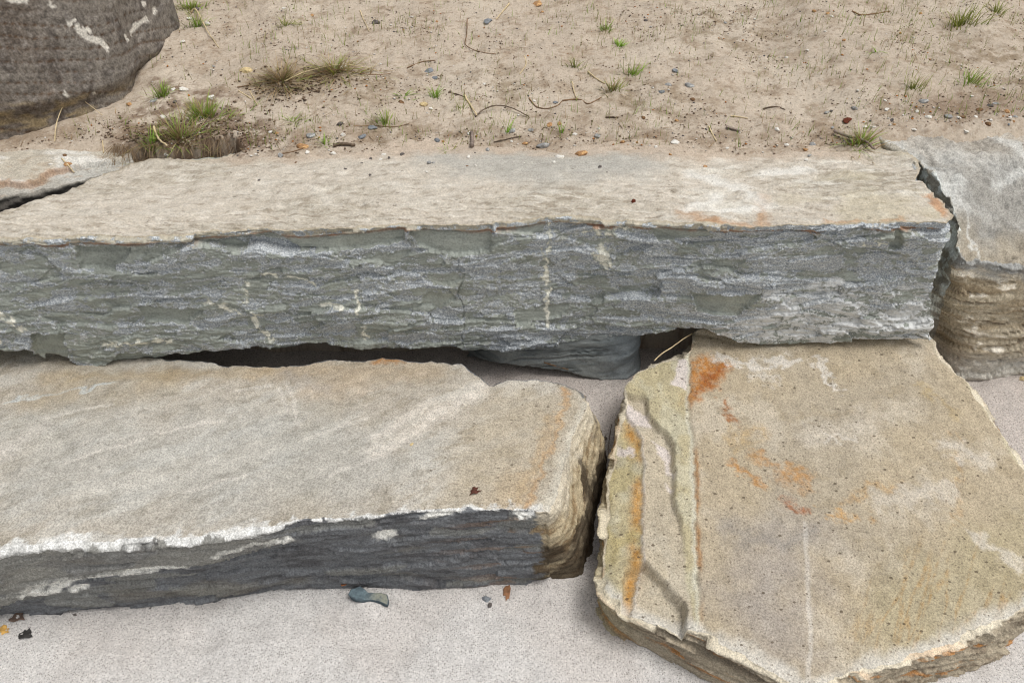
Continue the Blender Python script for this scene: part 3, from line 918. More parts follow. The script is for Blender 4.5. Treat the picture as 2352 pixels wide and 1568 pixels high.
# ---- lower right block, tilted a little towards the viewer
RB = .222; RA = .30 - RB * 1.4
def ZP(pts, off=0): return [at_pl(x, y, RA + off, RB) for x, y in pts]
f3t = ZP([(1380, 1338), (1412, 1365), (1450, 1392), (1530, 1425), (1600, 1456), (1700, 1502), (1790, 1548), (1860, 1590), (1900, 1580), (2000, 1538), (2100, 1505), (2200, 1470), (2290, 1432), (2352, 1400), (2480, 1320)], -.006)
f3b_px = [(1380, 1392), (1402, 1440), (1450, 1472), (1520, 1512), (1600, 1562), (1700, 1610), (1800, 1650), (1950, 1640), (2090, 1570), (2180, 1548), (2250, 1530), (2308, 1502), (2360, 1460), (2500, 1380)]
f3b = [(q[0], q[1], -.05) for q in (at_z(x, y, .0) for x, y in f3b_px)]
r3t = ZP([(2480, 1320), (2500, 1200), (2430, 1120), (2360, 1065), (2310, 1000), (2262, 930), (2222, 872), (2190, 845), (2165, 818), (2150, 780)])
r3b = [f3b[-1]] + [(q[0] + .01, q[1], .0) for q in r3t[1:]]
k3t = ZP([(2150, 780), (2100, 740), (1800, 735), (1640, 735), (1590, 765)])
k3b = [(q[0], q[1], .05) for q in k3t]; k3b[0] = r3b[-1]
l3t = ZP([(1590, 765), (1582, 800), (1574, 816), (1512, 831), (1470, 846), (1436, 885), (1424, 960), (1402, 1060), (1391, 1180), (1382, 1250), (1378, 1300), (1380, 1338)], -.012)
l3b = [(q[0] + .004, q[1], -.03) for q in l3t]; l3b[0] = k3b[-1]; l3b[-1] = f3b[0]
SEAM = WP([(1588, 740), (1586, 850), (1582, 920), (1592, 1000), (1597, 1100), (1600, 1200), (1603, 1300), (1607, 1400), (1607, 1480)], RA, RB)
LED2 = WP([(1425, 890), (1486, 906), (1494, 945), (1536, 986), (1550, 1015), (1549, 1060), (1552, 1135), (1569, 1209), (1578, 1300), (1590, 1400)], RA, RB)
LED4 = WP([(1440, 1292), (1478, 1276), (1540, 1341), (1573, 1374), (1582, 1490), (1480, 1450), (1425, 1385)], RA, RB)
LED3 = WP([(1440, 925), (1478, 985), (1482, 1100), (1478, 1200), (1477, 1275), (1455, 1380), (1450, 1440)], RA, RB)

def right_side(u, v, P, s):
    h, r1, r2, w1, w2 = strata(P[:, 0] * .8 + P[:, 1] * .6, P[:, 2], 33, (.10, .045), .012, .0022)
    return h, dict(r1=r1, r2=r2, w1=w1)

def right_top(P, din):
    x, y = P[:, 0], P[:, 1]; p2 = np.stack([x, y], 1)
    aa = fbm2(x * 6, y * 7, 5, 309, .6)
    z = .004 * (np.floor((aa + .6) * 6) / 6 - .6) + .008 * fbm2(x * 2.5, y * 3, 3, 301) + .003 * fbm2(x * 9, y * 9, 4, 303) + .0009 * fbm2(x * 60, y * 60, 3, 305)
    q = rag(p2, .006, 30, 13)
    s1 = side_of(q, SEAM)     # walking towards the viewer: left of the line = picture right
    s2 = side_of(q, LED2); s3 = side_of(q, LED3)
    left1 = sstep(.0015, -.0015, s1); left2 = sstep(.002, -.002, s2); left3 = sstep(.0018, -.0018, s3)
    tap = sstep(at_pl(1570, 1300, RA, RB)[1], at_pl(1570, 1130, RA, RB)[1], y)
    z = z - .003 * left1 - .022 * left1 * left2 * tap - .009 * left1 * left3
    z = z - .003 * np.exp(-(s1 / .0022) ** 2)
    z -= .034 * pmask(q, LED4, .003) + .35 * np.clip(-s3 - .002, 0, .08) * left1
    z += .006 * fbm2(x * 14, y * 14, 4, 307, .6) * left1
    # facet at the right edge
    z -= .02 * pmask(p2, WP([(2170, 1150), (2280, 1230), (2420, 1360), (2560, 1100), (2330, 1020)], RA, RB), .04)
    return z

def right_col(S, Tp):
    p, v, e = S['p'], S['v'], S['x']; n = len(v)
    K = 1.35
    w = p[:, 0] * .8 + p[:, 1] * .6
    col = np.tile(lin(150, 140, 122, K), (n, 1))
    a = fbm2(w * 9, p[:, 2] * 34 + w * 8, 5, 311, .65)
    col = mixc(col, lin(116, 104, 88, K), sstep(-.05, .45, a) * .75)
    col = mixc(col, lin(172, 118, 60, K), sstep(.25, .5, fbm2(w * 5, p[:, 2] * 45 + w * 8, 4, 313)) * .75)
    col = mixc(col, lin(186, 176, 136, K), sstep(.30, .1, p[:, 0]) * .55)
    col = mixc(col, lin(190, 134, 60, K), sstep(.34, .1, p[:, 0]) * sstep(.15, .4, fbm2(w * 14, p[:, 2] * 18, 4, 315)) * .8)
    col = mixc(col, lin(206, 198, 178, K), (1 - sstep(.004, .016, v + .008 * fbm2(w * 30, v * 30, 3, 317))) * .6)
    P = Tp['p']; x, y = P[:, 0], P[:, 1]; p2 = np.stack([x, y], 1)
    k = .84
    t = np.tile(lin(188, 174, 149, k), (len(x), 1))
    a = fbm2(x * 5, y * 5, 5, 321, .6); b = fbm2(x * 2, y * 2, 4, 323); c = fbm2(x * 13, y * 16, 5, 325, .6)
    t = mixc(t, lin(178, 168, 150, k), sstep(-.1, .4, b) * .6)
    t = mixc(t, lin(204, 194, 176, k), sstep(.05, .5, a) * .6)
    t = mixc(t, lin(160, 146, 120, k), sstep(.1, .5, c) * .45)
    L = lambda pts: WP(pts, RA, RB)
    fl = .25 + .75 * flecks(p2)
    q = rag(p2, .03, 14, 9)
    t = mixc(t, lin(170, 162, 154, k), pmask(rag(p2, .09, 7, 8), L([(1660, 1230), (1760, 1190), (1870, 1260), (1840, 1520), (1720, 1490), (1665, 1400)]), .09) * .75)
    t = mixc(t, lin(150, 146, 142, k), lmask(q, L([(1680, 1215), (1800, 1240), (1860, 1230)]), .02, .02) * .5)
    t = mixc(t, lin(178, 167, 134, k), pmask(q, L([(2000, 1330), (2360, 1150), (2400, 1420), (2000, 1520)]), .06) * .6)
    # bands of yellow running diagonally at the lower right
    dg = (x * .55 + y * .83)
    bd = np.abs(fbm2((x * .83 - y * .55) * 26, dg * 3, 4, 327))
    t = mixc(t, lin(176, 142, 92, k), sstep(.14, .0, bd) * fl * pmask(q, L([(2000, 1330), (2130, 1250), (2380, 1180), (2440, 1400), (2150, 1480), (1980, 1480)]), .05) * .65)
    q2 = rag(p2, .030, 30, 15)
    for pts, wd, cc, al in (
                            ([(1665, 920), (1675, 955), (1690, 965)], .007, (164, 108, 62), .9), ([(1690, 1055), (1710, 1090), (1740, 1105)], .010, (190, 134, 66), .85), ([(1740, 1045), (1790, 1075), (1850, 1090)], .012, (190, 138, 74), .7),
                            ([(1815, 1148), (1845, 1162)], .010, (156, 94, 54), .9), ([(1900, 1180), (1980, 1185)], .007, (196, 150, 84), .7), ([(1790, 1100), (1850, 1105)], .018, (180, 136, 84), .6),
                            ([(1740, 985), (1680, 1005)], .02, (196, 166, 116), .5), ([(2110, 880), (2200, 960)], .012, (190, 164, 104), .35), ([(2200, 1000), (2205, 1200)], .006, (196, 160, 110), .4),
                            ([(1950, 1150), (2000, 1110), (2060, 1110)], .010, (196, 156, 100), .5)):
        t = mixc(t, lin(*cc, k), lmask(q2, L(pts), wd * .9, wd * .9) * al * fl)
    q5 = rag(p2, .016, 34, 19)
    t = mixc(t, lin(188, 132, 74, k), pmask(q5, L([(1692, 828), (1655, 872), (1612, 908), (1562, 926), (1580, 880), (1597, 815), (1640, 812)]), .014) * (.45 + .55 * flecks(p2, 6)))
    t = mixc(t, lin(160, 92, 46, k), pmask(q5, L([(1650, 828), (1672, 842), (1640, 880), (1600, 906), (1608, 868)]), .012) * (.3 + .6 * flecks(p2, 7)))
    for pts, wd, al in (([(1650, 815), (1740, 835), (1830, 825)], .010, .8), ([(1880, 820), (1895, 860), (1925, 893)], .009, .8), ([(1740, 860), (1790, 868)], .012, .5), ([(1900, 1000), (1955, 1010)], .006, .5),
                        ([(2160, 1020), (2250, 1050)], .02, .5), ([(2020, 1150), (2180, 1120)], .02, .4), ([(1860, 1000), (2000, 960)], .03, .25), ([(1850, 1200), (1858, 1350), (1862, 1480), (1858, 1568)], .004, .5),
                        ([(2240, 1230), (2352, 1290)], .015, .5)):
        t = mixc(t, lin(222, 216, 206, k), lmask(q2 if wd > .004 else rag(p2, .004, 20, 3), L(pts), wd, wd * .8) * al)
    # the bench at the left: yellow crust, sand caught in the hollow, orange seam
    s1 = side_of(rag(p2, .006, 30, 13), SEAM); s2 = side_of(rag(p2, .006, 30, 13), LED2); s3 = side_of(rag(p2, .006, 30, 13), LED3)
    onb = sstep(.002, -.002, s1)
    t = mixc(t, lin(190, 180, 144, k), onb * .75)
    t = mixc(t, lin(206, 202, 180, k), onb * sstep(-.1, .4, fbm2(x * 16, y * 12, 4, 331)) * .5)
    strip = onb * sstep(.004, -.004, s3)
    t = mixc(t, lin(194, 140, 64, k), onb * (.5 + .5 * fl) * np.exp(-((s3 + .011) / .014) ** 2) * sstep(-.45, .05, fbm2(x * 10, y * 7, 4, 333)) * .85)
    t = mixc(t, lin(188, 172, 116, k), strip * sstep(-.1, .4, fbm2(x * 12, y * 9, 4, 335)) * .5)
    hollow = onb * sstep(.004, -.004, s2) * sstep(-.004, .004, s3) * .7
    t = mixc(t, lin(220, 216, 206, k), onb * np.exp(-((s3 - .002) / .0022) ** 2) * .8)
    t = mixc(t, lin(198, 186, 170, k), hollow * .85)
    for poly in ([(1580, 818), (1560, 815), (1545, 880), (1580, 890)], [(1440, 905), (1480, 925), (1500, 960), (1470, 960), (1445, 940)], [(1425, 985), (1465, 1005), (1460, 1020), (1425, 1010)], [(1500, 985), (1535, 1010), (1550, 1080), (1530, 1050)], [(1530, 1085), (1552, 1110), (1550, 1125)]):
        t = mixc(t, lin(222, 212, 206, k), pmask(rag(p2, .01, 30, 3), L(poly), .004) * .9)
    t = mixc(t, lin(172, 128, 82, k), np.exp(-((s1 - .004) / .0045) ** 2) * sstep(-.35, .0, fbm2(x * 6, y * 5, 3, 337)) * .85 * (y < 1.28))
    t = mixc(t, lin(214, 212, 198, k), np.exp(-((s1 + .004) / .004) ** 2) * .6)
    # bruised rims
    fe = ldist(p2, np.array(f3t)[:, :2]); wob = .014 * fbm2(x * 20, y * 20, 4, 339)
    t = mixc(t, lin(222, 218, 208, k), (1 - sstep(.006, .035, fe + wob)) * .75)
    re_ = ldist(p2, np.array(r3t)[:, :2])
    t = mixc(t, lin(214, 206, 176, k), (1 - sstep(.002, .016, re_ + wob * .5)) * .7)
    return dict(Col=(col, t), speck=(np.zeros(n, np.float32), np.ones(len(x), np.float32) * .95))

o = stone('lower_stone_block', M_right, [(f3t, f3b, .0028), (r3t, r3b, .0032), (k3t, k3b, .012), (l3t, l3b, .0028)],
          [at_pl(1900, 900, RA, RB), at_pl(1930, 1330, RA, RB)], 70, 110, right_side, right_top, right_col, edge_rough=.0045, bevel=.008, seed=8, loc=(.55, 1.0, 0))
tag(o, 'broad lower right stone slab, ochre with rust-orange stains and stepped left edge', 'stone block', 'retaining wall stone blocks')

# ---- grey stone at the right edge
f4t = [at_z(2196, 590, .555), at_z(2212, 612, .53), at_z(2270, 606, .535), at_z(2352, 610, .535), at_z(2480, 606, .54), at_z(2750, 600, .55)]
f4b = [at_z(2150, 790, .20), at_z(2165, 835, .17), at_z(2200, 872, .155), at_z(2280, 870, .155), at_z(2352, 862, .155), at_z(2750, 850, .15)]
f4b = [(q[0], q[1], q[2] - .04) for q in f4b]
r4t = [f4t[-1], (1.75, 1.72, .66), (1.72, 2.05, .72)]; r4b = [f4b[-1], (1.75, 1.7, .1), (1.72, 2.05, .3)]
k4t = [(1.72, 2.05, .72), (1.45, 2.06, .70), at_z(2150, 252, .69), at_z(2040, 282, .682), at_z(2004, 305, .682)]; k4b = [(q[0], q[1], .3) for q in k4t]
l4t = [at_z(2004, 305, .682), at_z(2030, 332, .678), at_z(2088, 348, .672), at_z(2120, 378, .662), at_z(2128, 402, .655), at_z(2152, 425, .645), at_z(2176, 462, .63), at_z(2200, 512, .60), at_z(2196, 560, .575), f4t[0]]
l4b = [k4b[-1], (.93, 1.75, .3), (.955, 1.6, .2), (.95, 1.5, .15), f4b[0]]

def grey_side(u, v, P, s):
    w = P[:, 0] + .3 * P[:, 1]
    h, r1, r2, w1, w2 = strata(w, P[:, 2], 43, (.16, .03), .006, .0014)
    ph = P[:, 2] * 1.0 + .02 * fbm2(w * 4, P[:, 2] * 6, 3, 401) - .10 * (w - 1.5)
    fc = voro2(w / .12 + .2 * fbm2(w * 8, P[:, 2] * 8, 3, 407), P[:, 2] / .06 + .2 * fbm2(w * 5, P[:, 2] * 9, 3, 409), 408)
    pk = ph / .034 + .9 * fbm2(w * 4, ph * 9, 4, 403)
    groove = sstep(.82, 1., np.cos(pk * 2 * np.pi)) * sstep(-.5, .1, fbm2(w * 6, np.floor(pk + .5) * 3.1, 3, 404))
    h = h * .9 - .006 * groove + .008 * ((fc[2][:, 0] - .5) + fc[2][:, 1] * fc[4]) + .012 * fbm2(w * 6, P[:, 2] * 8, 3, 405)
    return h, dict(r1=r1, r2=r2, groove=groove, w=w)

def grey_top(P, din):
    x, y = P[:, 0], P[:, 1]
    a = fbm2(x * 6 + y * 3, y * 9, 5, 411, .55)
    st = np.floor((a + .6) * 5) / 5 - .6
    return .022 * (a * .4 + st * .6) + .009 * fbm2(x * 18, y * 22, 5, 413, .6) + .0025 * fbm2(x * 80, y * 80, 3, 415)

def grey_col(S, Tp):
    p, v, e = S['p'], S['v'], S['x']; n = len(v)
    K = 1.85
    col = np.tile(lin(148, 139, 121, K), (n, 1))
    col = mixc(col, lin(118, 104, 82, K), sstep(-.1, .4, fbm2(e['w'] * 5, p[:, 2] * 40, 5, 421)) * .7)
    col = mixc(col, lin(84, 70, 54, K), e['groove'] * .7)
    col = mixc(col, lin(206, 200, 186, K), sstep(.24, .42, fbm2(e['w'] * 9, p[:, 2] * 26, 4, 423)) * .8)
    col = mixc(col, lin(150, 150, 146, K), sstep(.27, .2, p[:, 2]) * .6)
    col = mixc(col, lin(160, 160, 156, 1.), 1 - sstep(.01, .06, v + .03 * fbm2(e['w'] * 14, v * 20, 4, 425)))
    cr = S['s'] == 3
    col = np.where(cr[:, None], mixc(np.tile(lin(126, 122, 112, K), (n, 1)), lin(176, 180, 176, K), sstep(-.1, .3, fbm2(p[:, 1] * 30, p[:, 2] * 30, 4, 427))), col)
    P = Tp['p']; x, y = P[:, 0], P[:, 1]; p2 = np.stack([x, y], 1)
    k = .84
    t = np.tile(lin(172, 169, 161, k), (len(x), 1))
    a = fbm2(x * 5 + y * 2, y * 8, 5, 431, .6); b = fbm2(x * 14, y * 16, 5, 433, .6)
    t = mixc(t, lin(204, 203, 197, k), sstep(.0, .45, a) * .7)
    t = mixc(t, lin(142, 141, 136, k), sstep(.05, .45, b) * .55)
    t = mixc(t, lin(198, 186, 168, k), sstep(1.66, 1.84, y + .06 * fbm2(x * 8, y * 8, 3, 437)) * .7)
    t = mixc(t, lin(212, 214, 210, k), lmask(rag(p2, .025, 20, 5), [q[:2] for q in l4t], .022, .02) * .55)
    t = mixc(t, lin(176, 164, 142, k), (1 - sstep(.01, .13, ldist(p2, np.array(f4t)[:, :2]) + .06 * fbm2(x * 12, y * 12, 4, 438))) * .75)
    for pts, w in (([(2200, 440), (2240, 480), (2290, 540)], .004), ([(2160, 440), (2200, 430)], .012), ([(2230, 340), (2330, 380)], .018), ([(2280, 425), (2352, 400)], .01)):
        t = mixc(t, lin(220, 220, 214, k), lmask(rag(p2, .02, 25, 5), W2(pts, .63), w, w) * .7)
    return dict(Col=(col, t), speck=(np.zeros(n, np.float32), np.ones(len(x), np.float32) * .6))

o = stone('grey_stone_block', M_grey, [(f4t, f4b, .003), (r4t, r4b, .03), (k4t, k4b, .012), (l4t, l4b, .0035)],
          [(1.25, 1.74, .668), (1.5, 1.82, .69)], 95, 75, grey_side, grey_top, grey_col, edge_rough=.006, bevel=.006, seed=12, loc=(1.3, 1.6, .15))
tag(o, 'grey rough-topped stone at the right edge with brown layered front face', 'stone block', 'retaining wall stone blocks')

# ---- slab at the left edge, half under the sand
f5t = [(-1.75, 1.56, .63)] + [at_z(x, y, .635) for x, y in [(-100, 478), (0, 458), (70, 441), (120, 434), (165, 422), (200, 411), (246, 399)]]
f5b = [(q[0], q[1] + .035, .36) for q in f5t]
k5t = [f5t[-1], (-.905, 1.66, .632), (-.98, 1.78, .63), (-1.75, 1.90, .65)]; k5b = [(q[0], q[1], .36) for q in k5t]
l5t = [k5t[-1], f5t[0]]; l5b = [k5b[-1], f5b[0]]
S5 = W2([(-200, 455), (0, 425), (60, 428), (95, 420), (112, 402), (160, 393)], .64)
def slab_side(u, v, P, s):
    h, r1, r2, w1, w2 = strata(P[:, 0], P[:, 2], 53, (.10, .03), .006, .0015)
    return h + .006 * fbm2(P[:, 0] * 14, v * 10, 3, 500), dict(r1=r1)
def slab_top(P, din):
    p2 = P[:, :2]
    up = sstep(-.004, .003, side_of(rag(p2, .010, 30, 3), S5))
    return .014 * up + .004 * fbm2(p2[:, 0] * 14, p2[:, 1] * 14, 4, 503) + .0012 * fbm2(p2[:, 0] * 70, p2[:, 1] * 70, 3, 505)
def slab_col(S, Tp):
    p, v = S['p'], S['v']; n = len(v)
    col = np.tile(lin(92, 88, 82), (n, 1))
    col = mixc(col, lin(70, 66, 64), sstep(-.1, .4, fbm2(p[:, 0] * 9, p[:, 2] * 30, 4, 511)) * .7)
    col = mixc(col, lin(150, 146, 136), (1 - sstep(.002, .012, v)) * .8)
    P = Tp['p']; p2 = P[:, :2]; x, y = p2[:, 0], p2[:, 1]; k = .86
    t = np.tile(lin(196, 188, 172, k), (len(x), 1))
    t = mixc(t, lin(228, 226, 218, k), sstep(-.1, .35, fbm2(x * 7 + y * 3, y * 22, 4, 513)) * .75)
    sd_ = side_of(rag(p2, .010, 30, 3), S5)
    t = mixc(t, lin(174, 172, 164, k), sstep(.0, -.004, sd_) * .7)
    t = mixc(t, lin(170, 132, 100, k), np.exp(-(sd_ / .006) ** 2) * .7)
    t = mixc(t, lin(164, 144, 120, k), sstep(.15, .5, fbm2(x * 20, y * 40, 4, 515)) * .4)
    return dict(Col=(col, t), speck=(np.zeros(n, np.float32), np.zeros(len(x), np.float32)))
o = stone('pale_stone_slab', M_grey, [(f5t, f5b, .0035), (k5t, k5b, .01), (l5t, l5b, .03)], [(-1.55, 1.72, .645), (-1.05, 1.72, .642)],
          45, 60, slab_side, slab_top, slab_col, edge_rough=.007, bevel=.004, seed=15, loc=(-1.3, 1.7, .36))
tag(o, 'thin pale stone slab half under sand at the left edge above a dark gap', 'stone slab', 'retaining wall stone blocks')

# ---- dark banded boulder, upper left
def on_slope(px, py):
    z = .7
    for _ in range(6):
        q = at_z(px, py, z); z = float(slope_z([q[0]], [q[1]], False)[0])
    return at_z(px, py, z)
ft6 = [on_slope(x, y) for x, y in BOULDER_FOOT]
f6b = [(q[0], q[1] + .0, q[2] - .10) for q in ft6]
lean = lambda q, dx=0: (q[0] - .045 + dx, q[1] + .10, 1.16)
f6t = [lean(q, -.06 * sstep(13.5, 16, np.float64(i))) for i, q in enumerate(ft6)]
k6t = [f6t[-1], (-1.6, 2.9, 1.15), (-2.2, 2.7, 1.15), (-2.3, 2.0, 1.16), f6t[0]]; k6b = [f6b[-1], (-1.5, 2.95, .6), (-2.2, 2.75, .6), (-2.3, 1.9, .6), f6b[0]]
BW = [([(160, 52), (170, 45)], .012), ([(178, 62), (188, 78), (205, 90), (232, 97), (246, 110)], .016), ([(195, 70), (203, 72)], .014), ([(300, 78), (312, 60), (338, 44)], .013), ([(290, 85), (294, 92)], .015), ([(352, 28), (358, 20)], .012),
      ([(118, 12), (122, 18)], .01), ([(213, 213), (214, 215)], .012), ([(330, 10), (336, 4)], .012), ([(20, 4), (60, 2)], .012), ([(150, 218), (155, 222)], .012)]
def boul_side(u, v, P, s):
    w = P[:, 0] * .75 + P[:, 1] * .65
    lay = P[:, 2] + .21 * w + .010 * fbm2(w * 3, P[:, 2] * 5, 3, 601)
    ph = lay / .029 + .6 * fbm2(w * 1.0, lay * 7, 4, 603) + .10 * fbm2(w * 22, lay * 30, 3, 606)
    groove = np.exp(-((ph - np.round(ph)) / .065) ** 2) * sstep(-.75, -.2, fbm2(w * 2.6, np.round(ph) * 3.7, 3, 604))
    facet = voro2(w / .22 + .2 * fbm2(w * 6, P[:, 2] * 6, 3, 612), P[:, 2] / .12, 613)
    h = -.0022 * groove + .006 * ((facet[2][:, 0] - .5) + facet[2][:, 1] * facet[4]) + .0012 * fbm2(w * 26, P[:, 2] * 34, 4, 605, .6) + .0008 * fbm2(w * 90, P[:, 2] * 90, 3, 609, .65)
    under = sstep(.74, .70, P[:, 2]) * sstep(-.85, -1.1, P[:, 0])
    return h - .02 * under, dict(groove=groove, w=w, lay=lay)
def boul_top(P, din): return .03 * fbm2(P[:, 0] * 4, P[:, 1] * 4, 4, 611)
def boul_col(S, Tp):
    p, v, e = S['p'], S['v'], S['x']; n = len(v); K = .92
    w = e['w']; z = p[:, 2]
    col = np.tile(lin(136, 129, 120, K), (n, 1))
    a = fbm2(w * 13, z * 11, 5, 621, .65); b = fbm2(w * 2, z * 3, 3, 623)
    col = mixc(col, lin(82, 75, 71, K), sstep(.0, .4, a) * .65)
    col = mixc(col, lin(92, 78, 66, K), sstep(-.1, .4, b) * .5)
    c = fbm2(w * 60, z * 80, 4, 625, .7)
    col = mixc(col, lin(158, 152, 145, K), sstep(.1, .5, c + .35 * a) * .5)
    col = mixc(col, lin(60, 55, 52, K), sstep(.12, .5, -c - .3 * a) * .5)
    col = mixc(col, lin(88, 64, 42, K), e['groove'] * sstep(-.6, .1, fbm2(w * 4, e['lay'] * 20, 3, 627)) * .8)
    col = mixc(col, lin(166, 148, 112, K), sstep(.735, .71, z + .05 * fbm2(w * 8, z * 20, 4, 629)) * sstep(-1.0, -1.2, p[:, 0]) * sstep(.0, .35, fbm2(w * 9, z * 50, 3, 630)) * .7)
    # pale chips on the face, found where the rays of the photo points meet it
    pw = p + .004 * np.stack([fbm3(p, 60, 4, 7, .6), fbm3(p, 60, 4, 8, .6), fbm3(p, 60, 4, 9, .6)], 1)
    eye = np.array([0, 0, CAMZ], np.float32)
    for pts, wd in BW:
        tg = []
        for px, py in pts:
            dr = np.array(ray(px, py), np.float32); dr /= np.linalg.norm(dr)
            rel = p - eye
            off = np.linalg.norm(rel - (rel @ dr)[:, None] * dr, axis=1) + np.where(S['s'] == 0, 0, 9)
            tg.append(p[int(np.argmin(off))])
        best = np.full(n, 9., np.float32)
        for a_, b_ in zip(tg, tg[1:] or tg):
            ab = b_ - a_; tq = np.clip(((pw - a_) @ ab) / max(float(ab @ ab), 1e-9), 0, 1)
            best = np.minimum(best, np.linalg.norm(pw - (a_ + tq[:, None] * ab), axis=1))
        col = mixc(col, lin(214, 209, 198, 1.), 1 - sstep(wd * .42, wd * .55, best))
    t = np.tile(lin(120, 110, 98, K), (len(Tp['p']), 1))
    return dict(Col=(col, t))
o = stone('banded_boulder', M_boul, [(f6t, f6b, .0045), (k6t, k6b, .05)], [(-1.9, 2.3, 1.18), (-1.7, 2.5, 1.18)], 110, 14, boul_side, boul_top, boul_col, edge_rough=.008, bevel=.012, seed=18, smooth_k=2, loc=(-1.6, 2.2, .7))
tag(o, 'dark brown banded boulder with white chips on the slope, upper left corner', 'boulder', 'retaining wall stone blocks')

# ---- wedge stone jammed under the long block
wt = [at_y(1070, 806, 1.54), at_y(1150, 800, 1.455), at_y(1300, 776, 1.435), at_y(1420, 762, 1.43), at_y(1476, 758, 1.445)]
wb_ = [at_y(1070, 815, 1.54), at_y(1150, 820, 1.455), at_y(1290, 838, 1.445), at_y(1385, 860, 1.44), at_y(1440, 857, 1.445)]
wb_ = [(q[0], q[1], q[2] - (.0 if i == 0 else .02)) for i, q in enumerate(wb_)]
wr_t = [wt[-1], at_y(1472, 770, 1.50), at_y(1450, 760, 1.64)]; wr_b = [wb_[-1], at_y(1472, 850, 1.48), at_y(1450, 840, 1.64)]
wk_t = [wr_t[-1], at_y(1100, 790, 1.66), wt[0]]; wk_b = [wr_b[-1], at_y(1100, 830, 1.66), wb_[0]]
def wedge_side(u, v, P, s):
    w = P[:, 0]; lay = P[:, 2] - .16 * (w - .1) + .007 * fbm2(w * 9, P[:, 2] * 14, 3, 701)
    L = fbm2(w * 1.6, lay * 34, 4, 703)
    g = sstep(.10, 0, np.abs(L)) * sstep(-.3, .2, fbm2(w * 6, lay * 14, 3, 707))
    return -.004 * g + .005 * fbm2(w * 14, P[:, 2] * 18, 4, 705) + .003 * L, dict(g=g)
def wedge_col(S, Tp):
    p = S['p']; n = len(p); K = 1.6
    col = np.tile(lin(122, 126, 124, K), (n, 1))
    col = mixc(col, lin(98, 104, 104, K), sstep(-.1, .4, fbm2(p[:, 0] * 9, p[:, 2] * 30, 4, 711)) * .7)
    col = mixc(col, lin(110, 118, 124, K), sstep(.2, .3, p[:, 0]) * .5)
    col = mixc(col, lin(70, 70, 68, K), S['x']['g'] * .6)
    return dict(Col=(col, np.tile(lin(120, 124, 122), (len(Tp['p']), 1))))
o = stone('wedge_stone', M_wedge, [(wt, wb_, .003), (wr_t, wr_b, .004), (wk_t, wk_b, .01)], [(.0, 1.55, .33), (.22, 1.52, .33)], 50, 10, wedge_side, lambda P, d: np.zeros(len(P)), wedge_col,
          edge_rough=.003, bevel=.006, seed=21, loc=(.15, 1.5, .2))
tag(o, 'slate-grey wedge stone with thin dark layers jammed under the long block', 'stone', 'retaining wall stone blocks')

# ================================================================== SMALL THINGS
bpy.context.view_layer.update()
DG = bpy.context.evaluated_depsgraph_get()
EYE = Vector((0, 0, CAMZ))
def hit(px, py):
    """the point of the built ground or stone seen at a photo point"""
    d = Vector(ray(px, py)).normalized()
    ok, loc, nor, _, ob, _ = scene.ray_cast(DG, EYE, d)
    if not ok: return Vector(at_z(px, py, .3)), Vector((0, 0, 1)), None
    return loc, nor, ob
def pxm(px, py, p):
    """metres per photo pixel at a point"""
    fwd = Vector((0, CP, -SP))
    return (p - EYE).dot(fwd) / FPX

# ---- pebbles
def ico(sub):
    import bmesh
    bm = bmesh.new(); bmesh.ops.create_icosphere(bm, subdivisions=sub, radius=1)
    v = np.array([q.co[:] for q in bm.verts], np.float32); f = np.array([[q.index for q in p.verts] for p in bm.faces], np.int32)
    bm.free(); return v, f
IV, IF = ico(3)
PEB = []
for k in range(9):
    r = np.random.default_rng(40 + k)
    v = IV.copy()
    ang = k % 3 != 2
    for _ in range(16 if ang else 6):
        nrm = r.normal(size=3); nrm /= np.linalg.norm(nrm)
        c = r.uniform(.5, .85) if ang else r.uniform(.7, .92)
        dd = v @ nrm
        v = v - np.outer(np.maximum(dd - c, 0) * .98, nrm)
    v *= (1 + .22 * fbm3(v, 1.3, 4, 50 + k))[:, None]
    v *= np.array([1.0, r.uniform(.7, .95), r.uniform(.5, .75)], np.float32)
    v /= np.abs(v[:, 0]).max()
    PEB.append(new_mesh('pebble', v, None, IF, True))
    PEB[-1].materials.append(None)
PM = dict(white=plain_mat('white_quartz', lin(226, 223, 214), .12, 5, spot=lin(186, 178, 164)), grey=plain_mat('grey_pebble', lin(150, 150, 148), .2, 5, spot=lin(190, 190, 186)),
          dark=plain_mat('dark_pebble', lin(102, 96, 92), .35, 5), blue=plain_mat('blue_grey_pebble', lin(130, 134, 138), .28, 5, spot=lin(138, 144, 148)),
          orange=plain_mat('orange_pebble', lin(176, 136, 96), .3, 5, spot=lin(214, 176, 120)), brown=plain_mat('brown_pebble', lin(120, 92, 66), .3, 5),
          red=plain_mat('red_brown_pebble', lin(98, 50, 34), .25, 5, spot=lin(70, 36, 28)), tan=plain_mat('tan_pebble', lin(204, 184, 140), .2, 5))
CW = dict(white='white', grey='grey', dark='dark', blue='blue-grey', orange='orange', brown='brown', red='red-brown', tan='tan')
W, G, D, B, O, N_, R_, T_ = 'white grey dark blue orange brown red tan'.split()
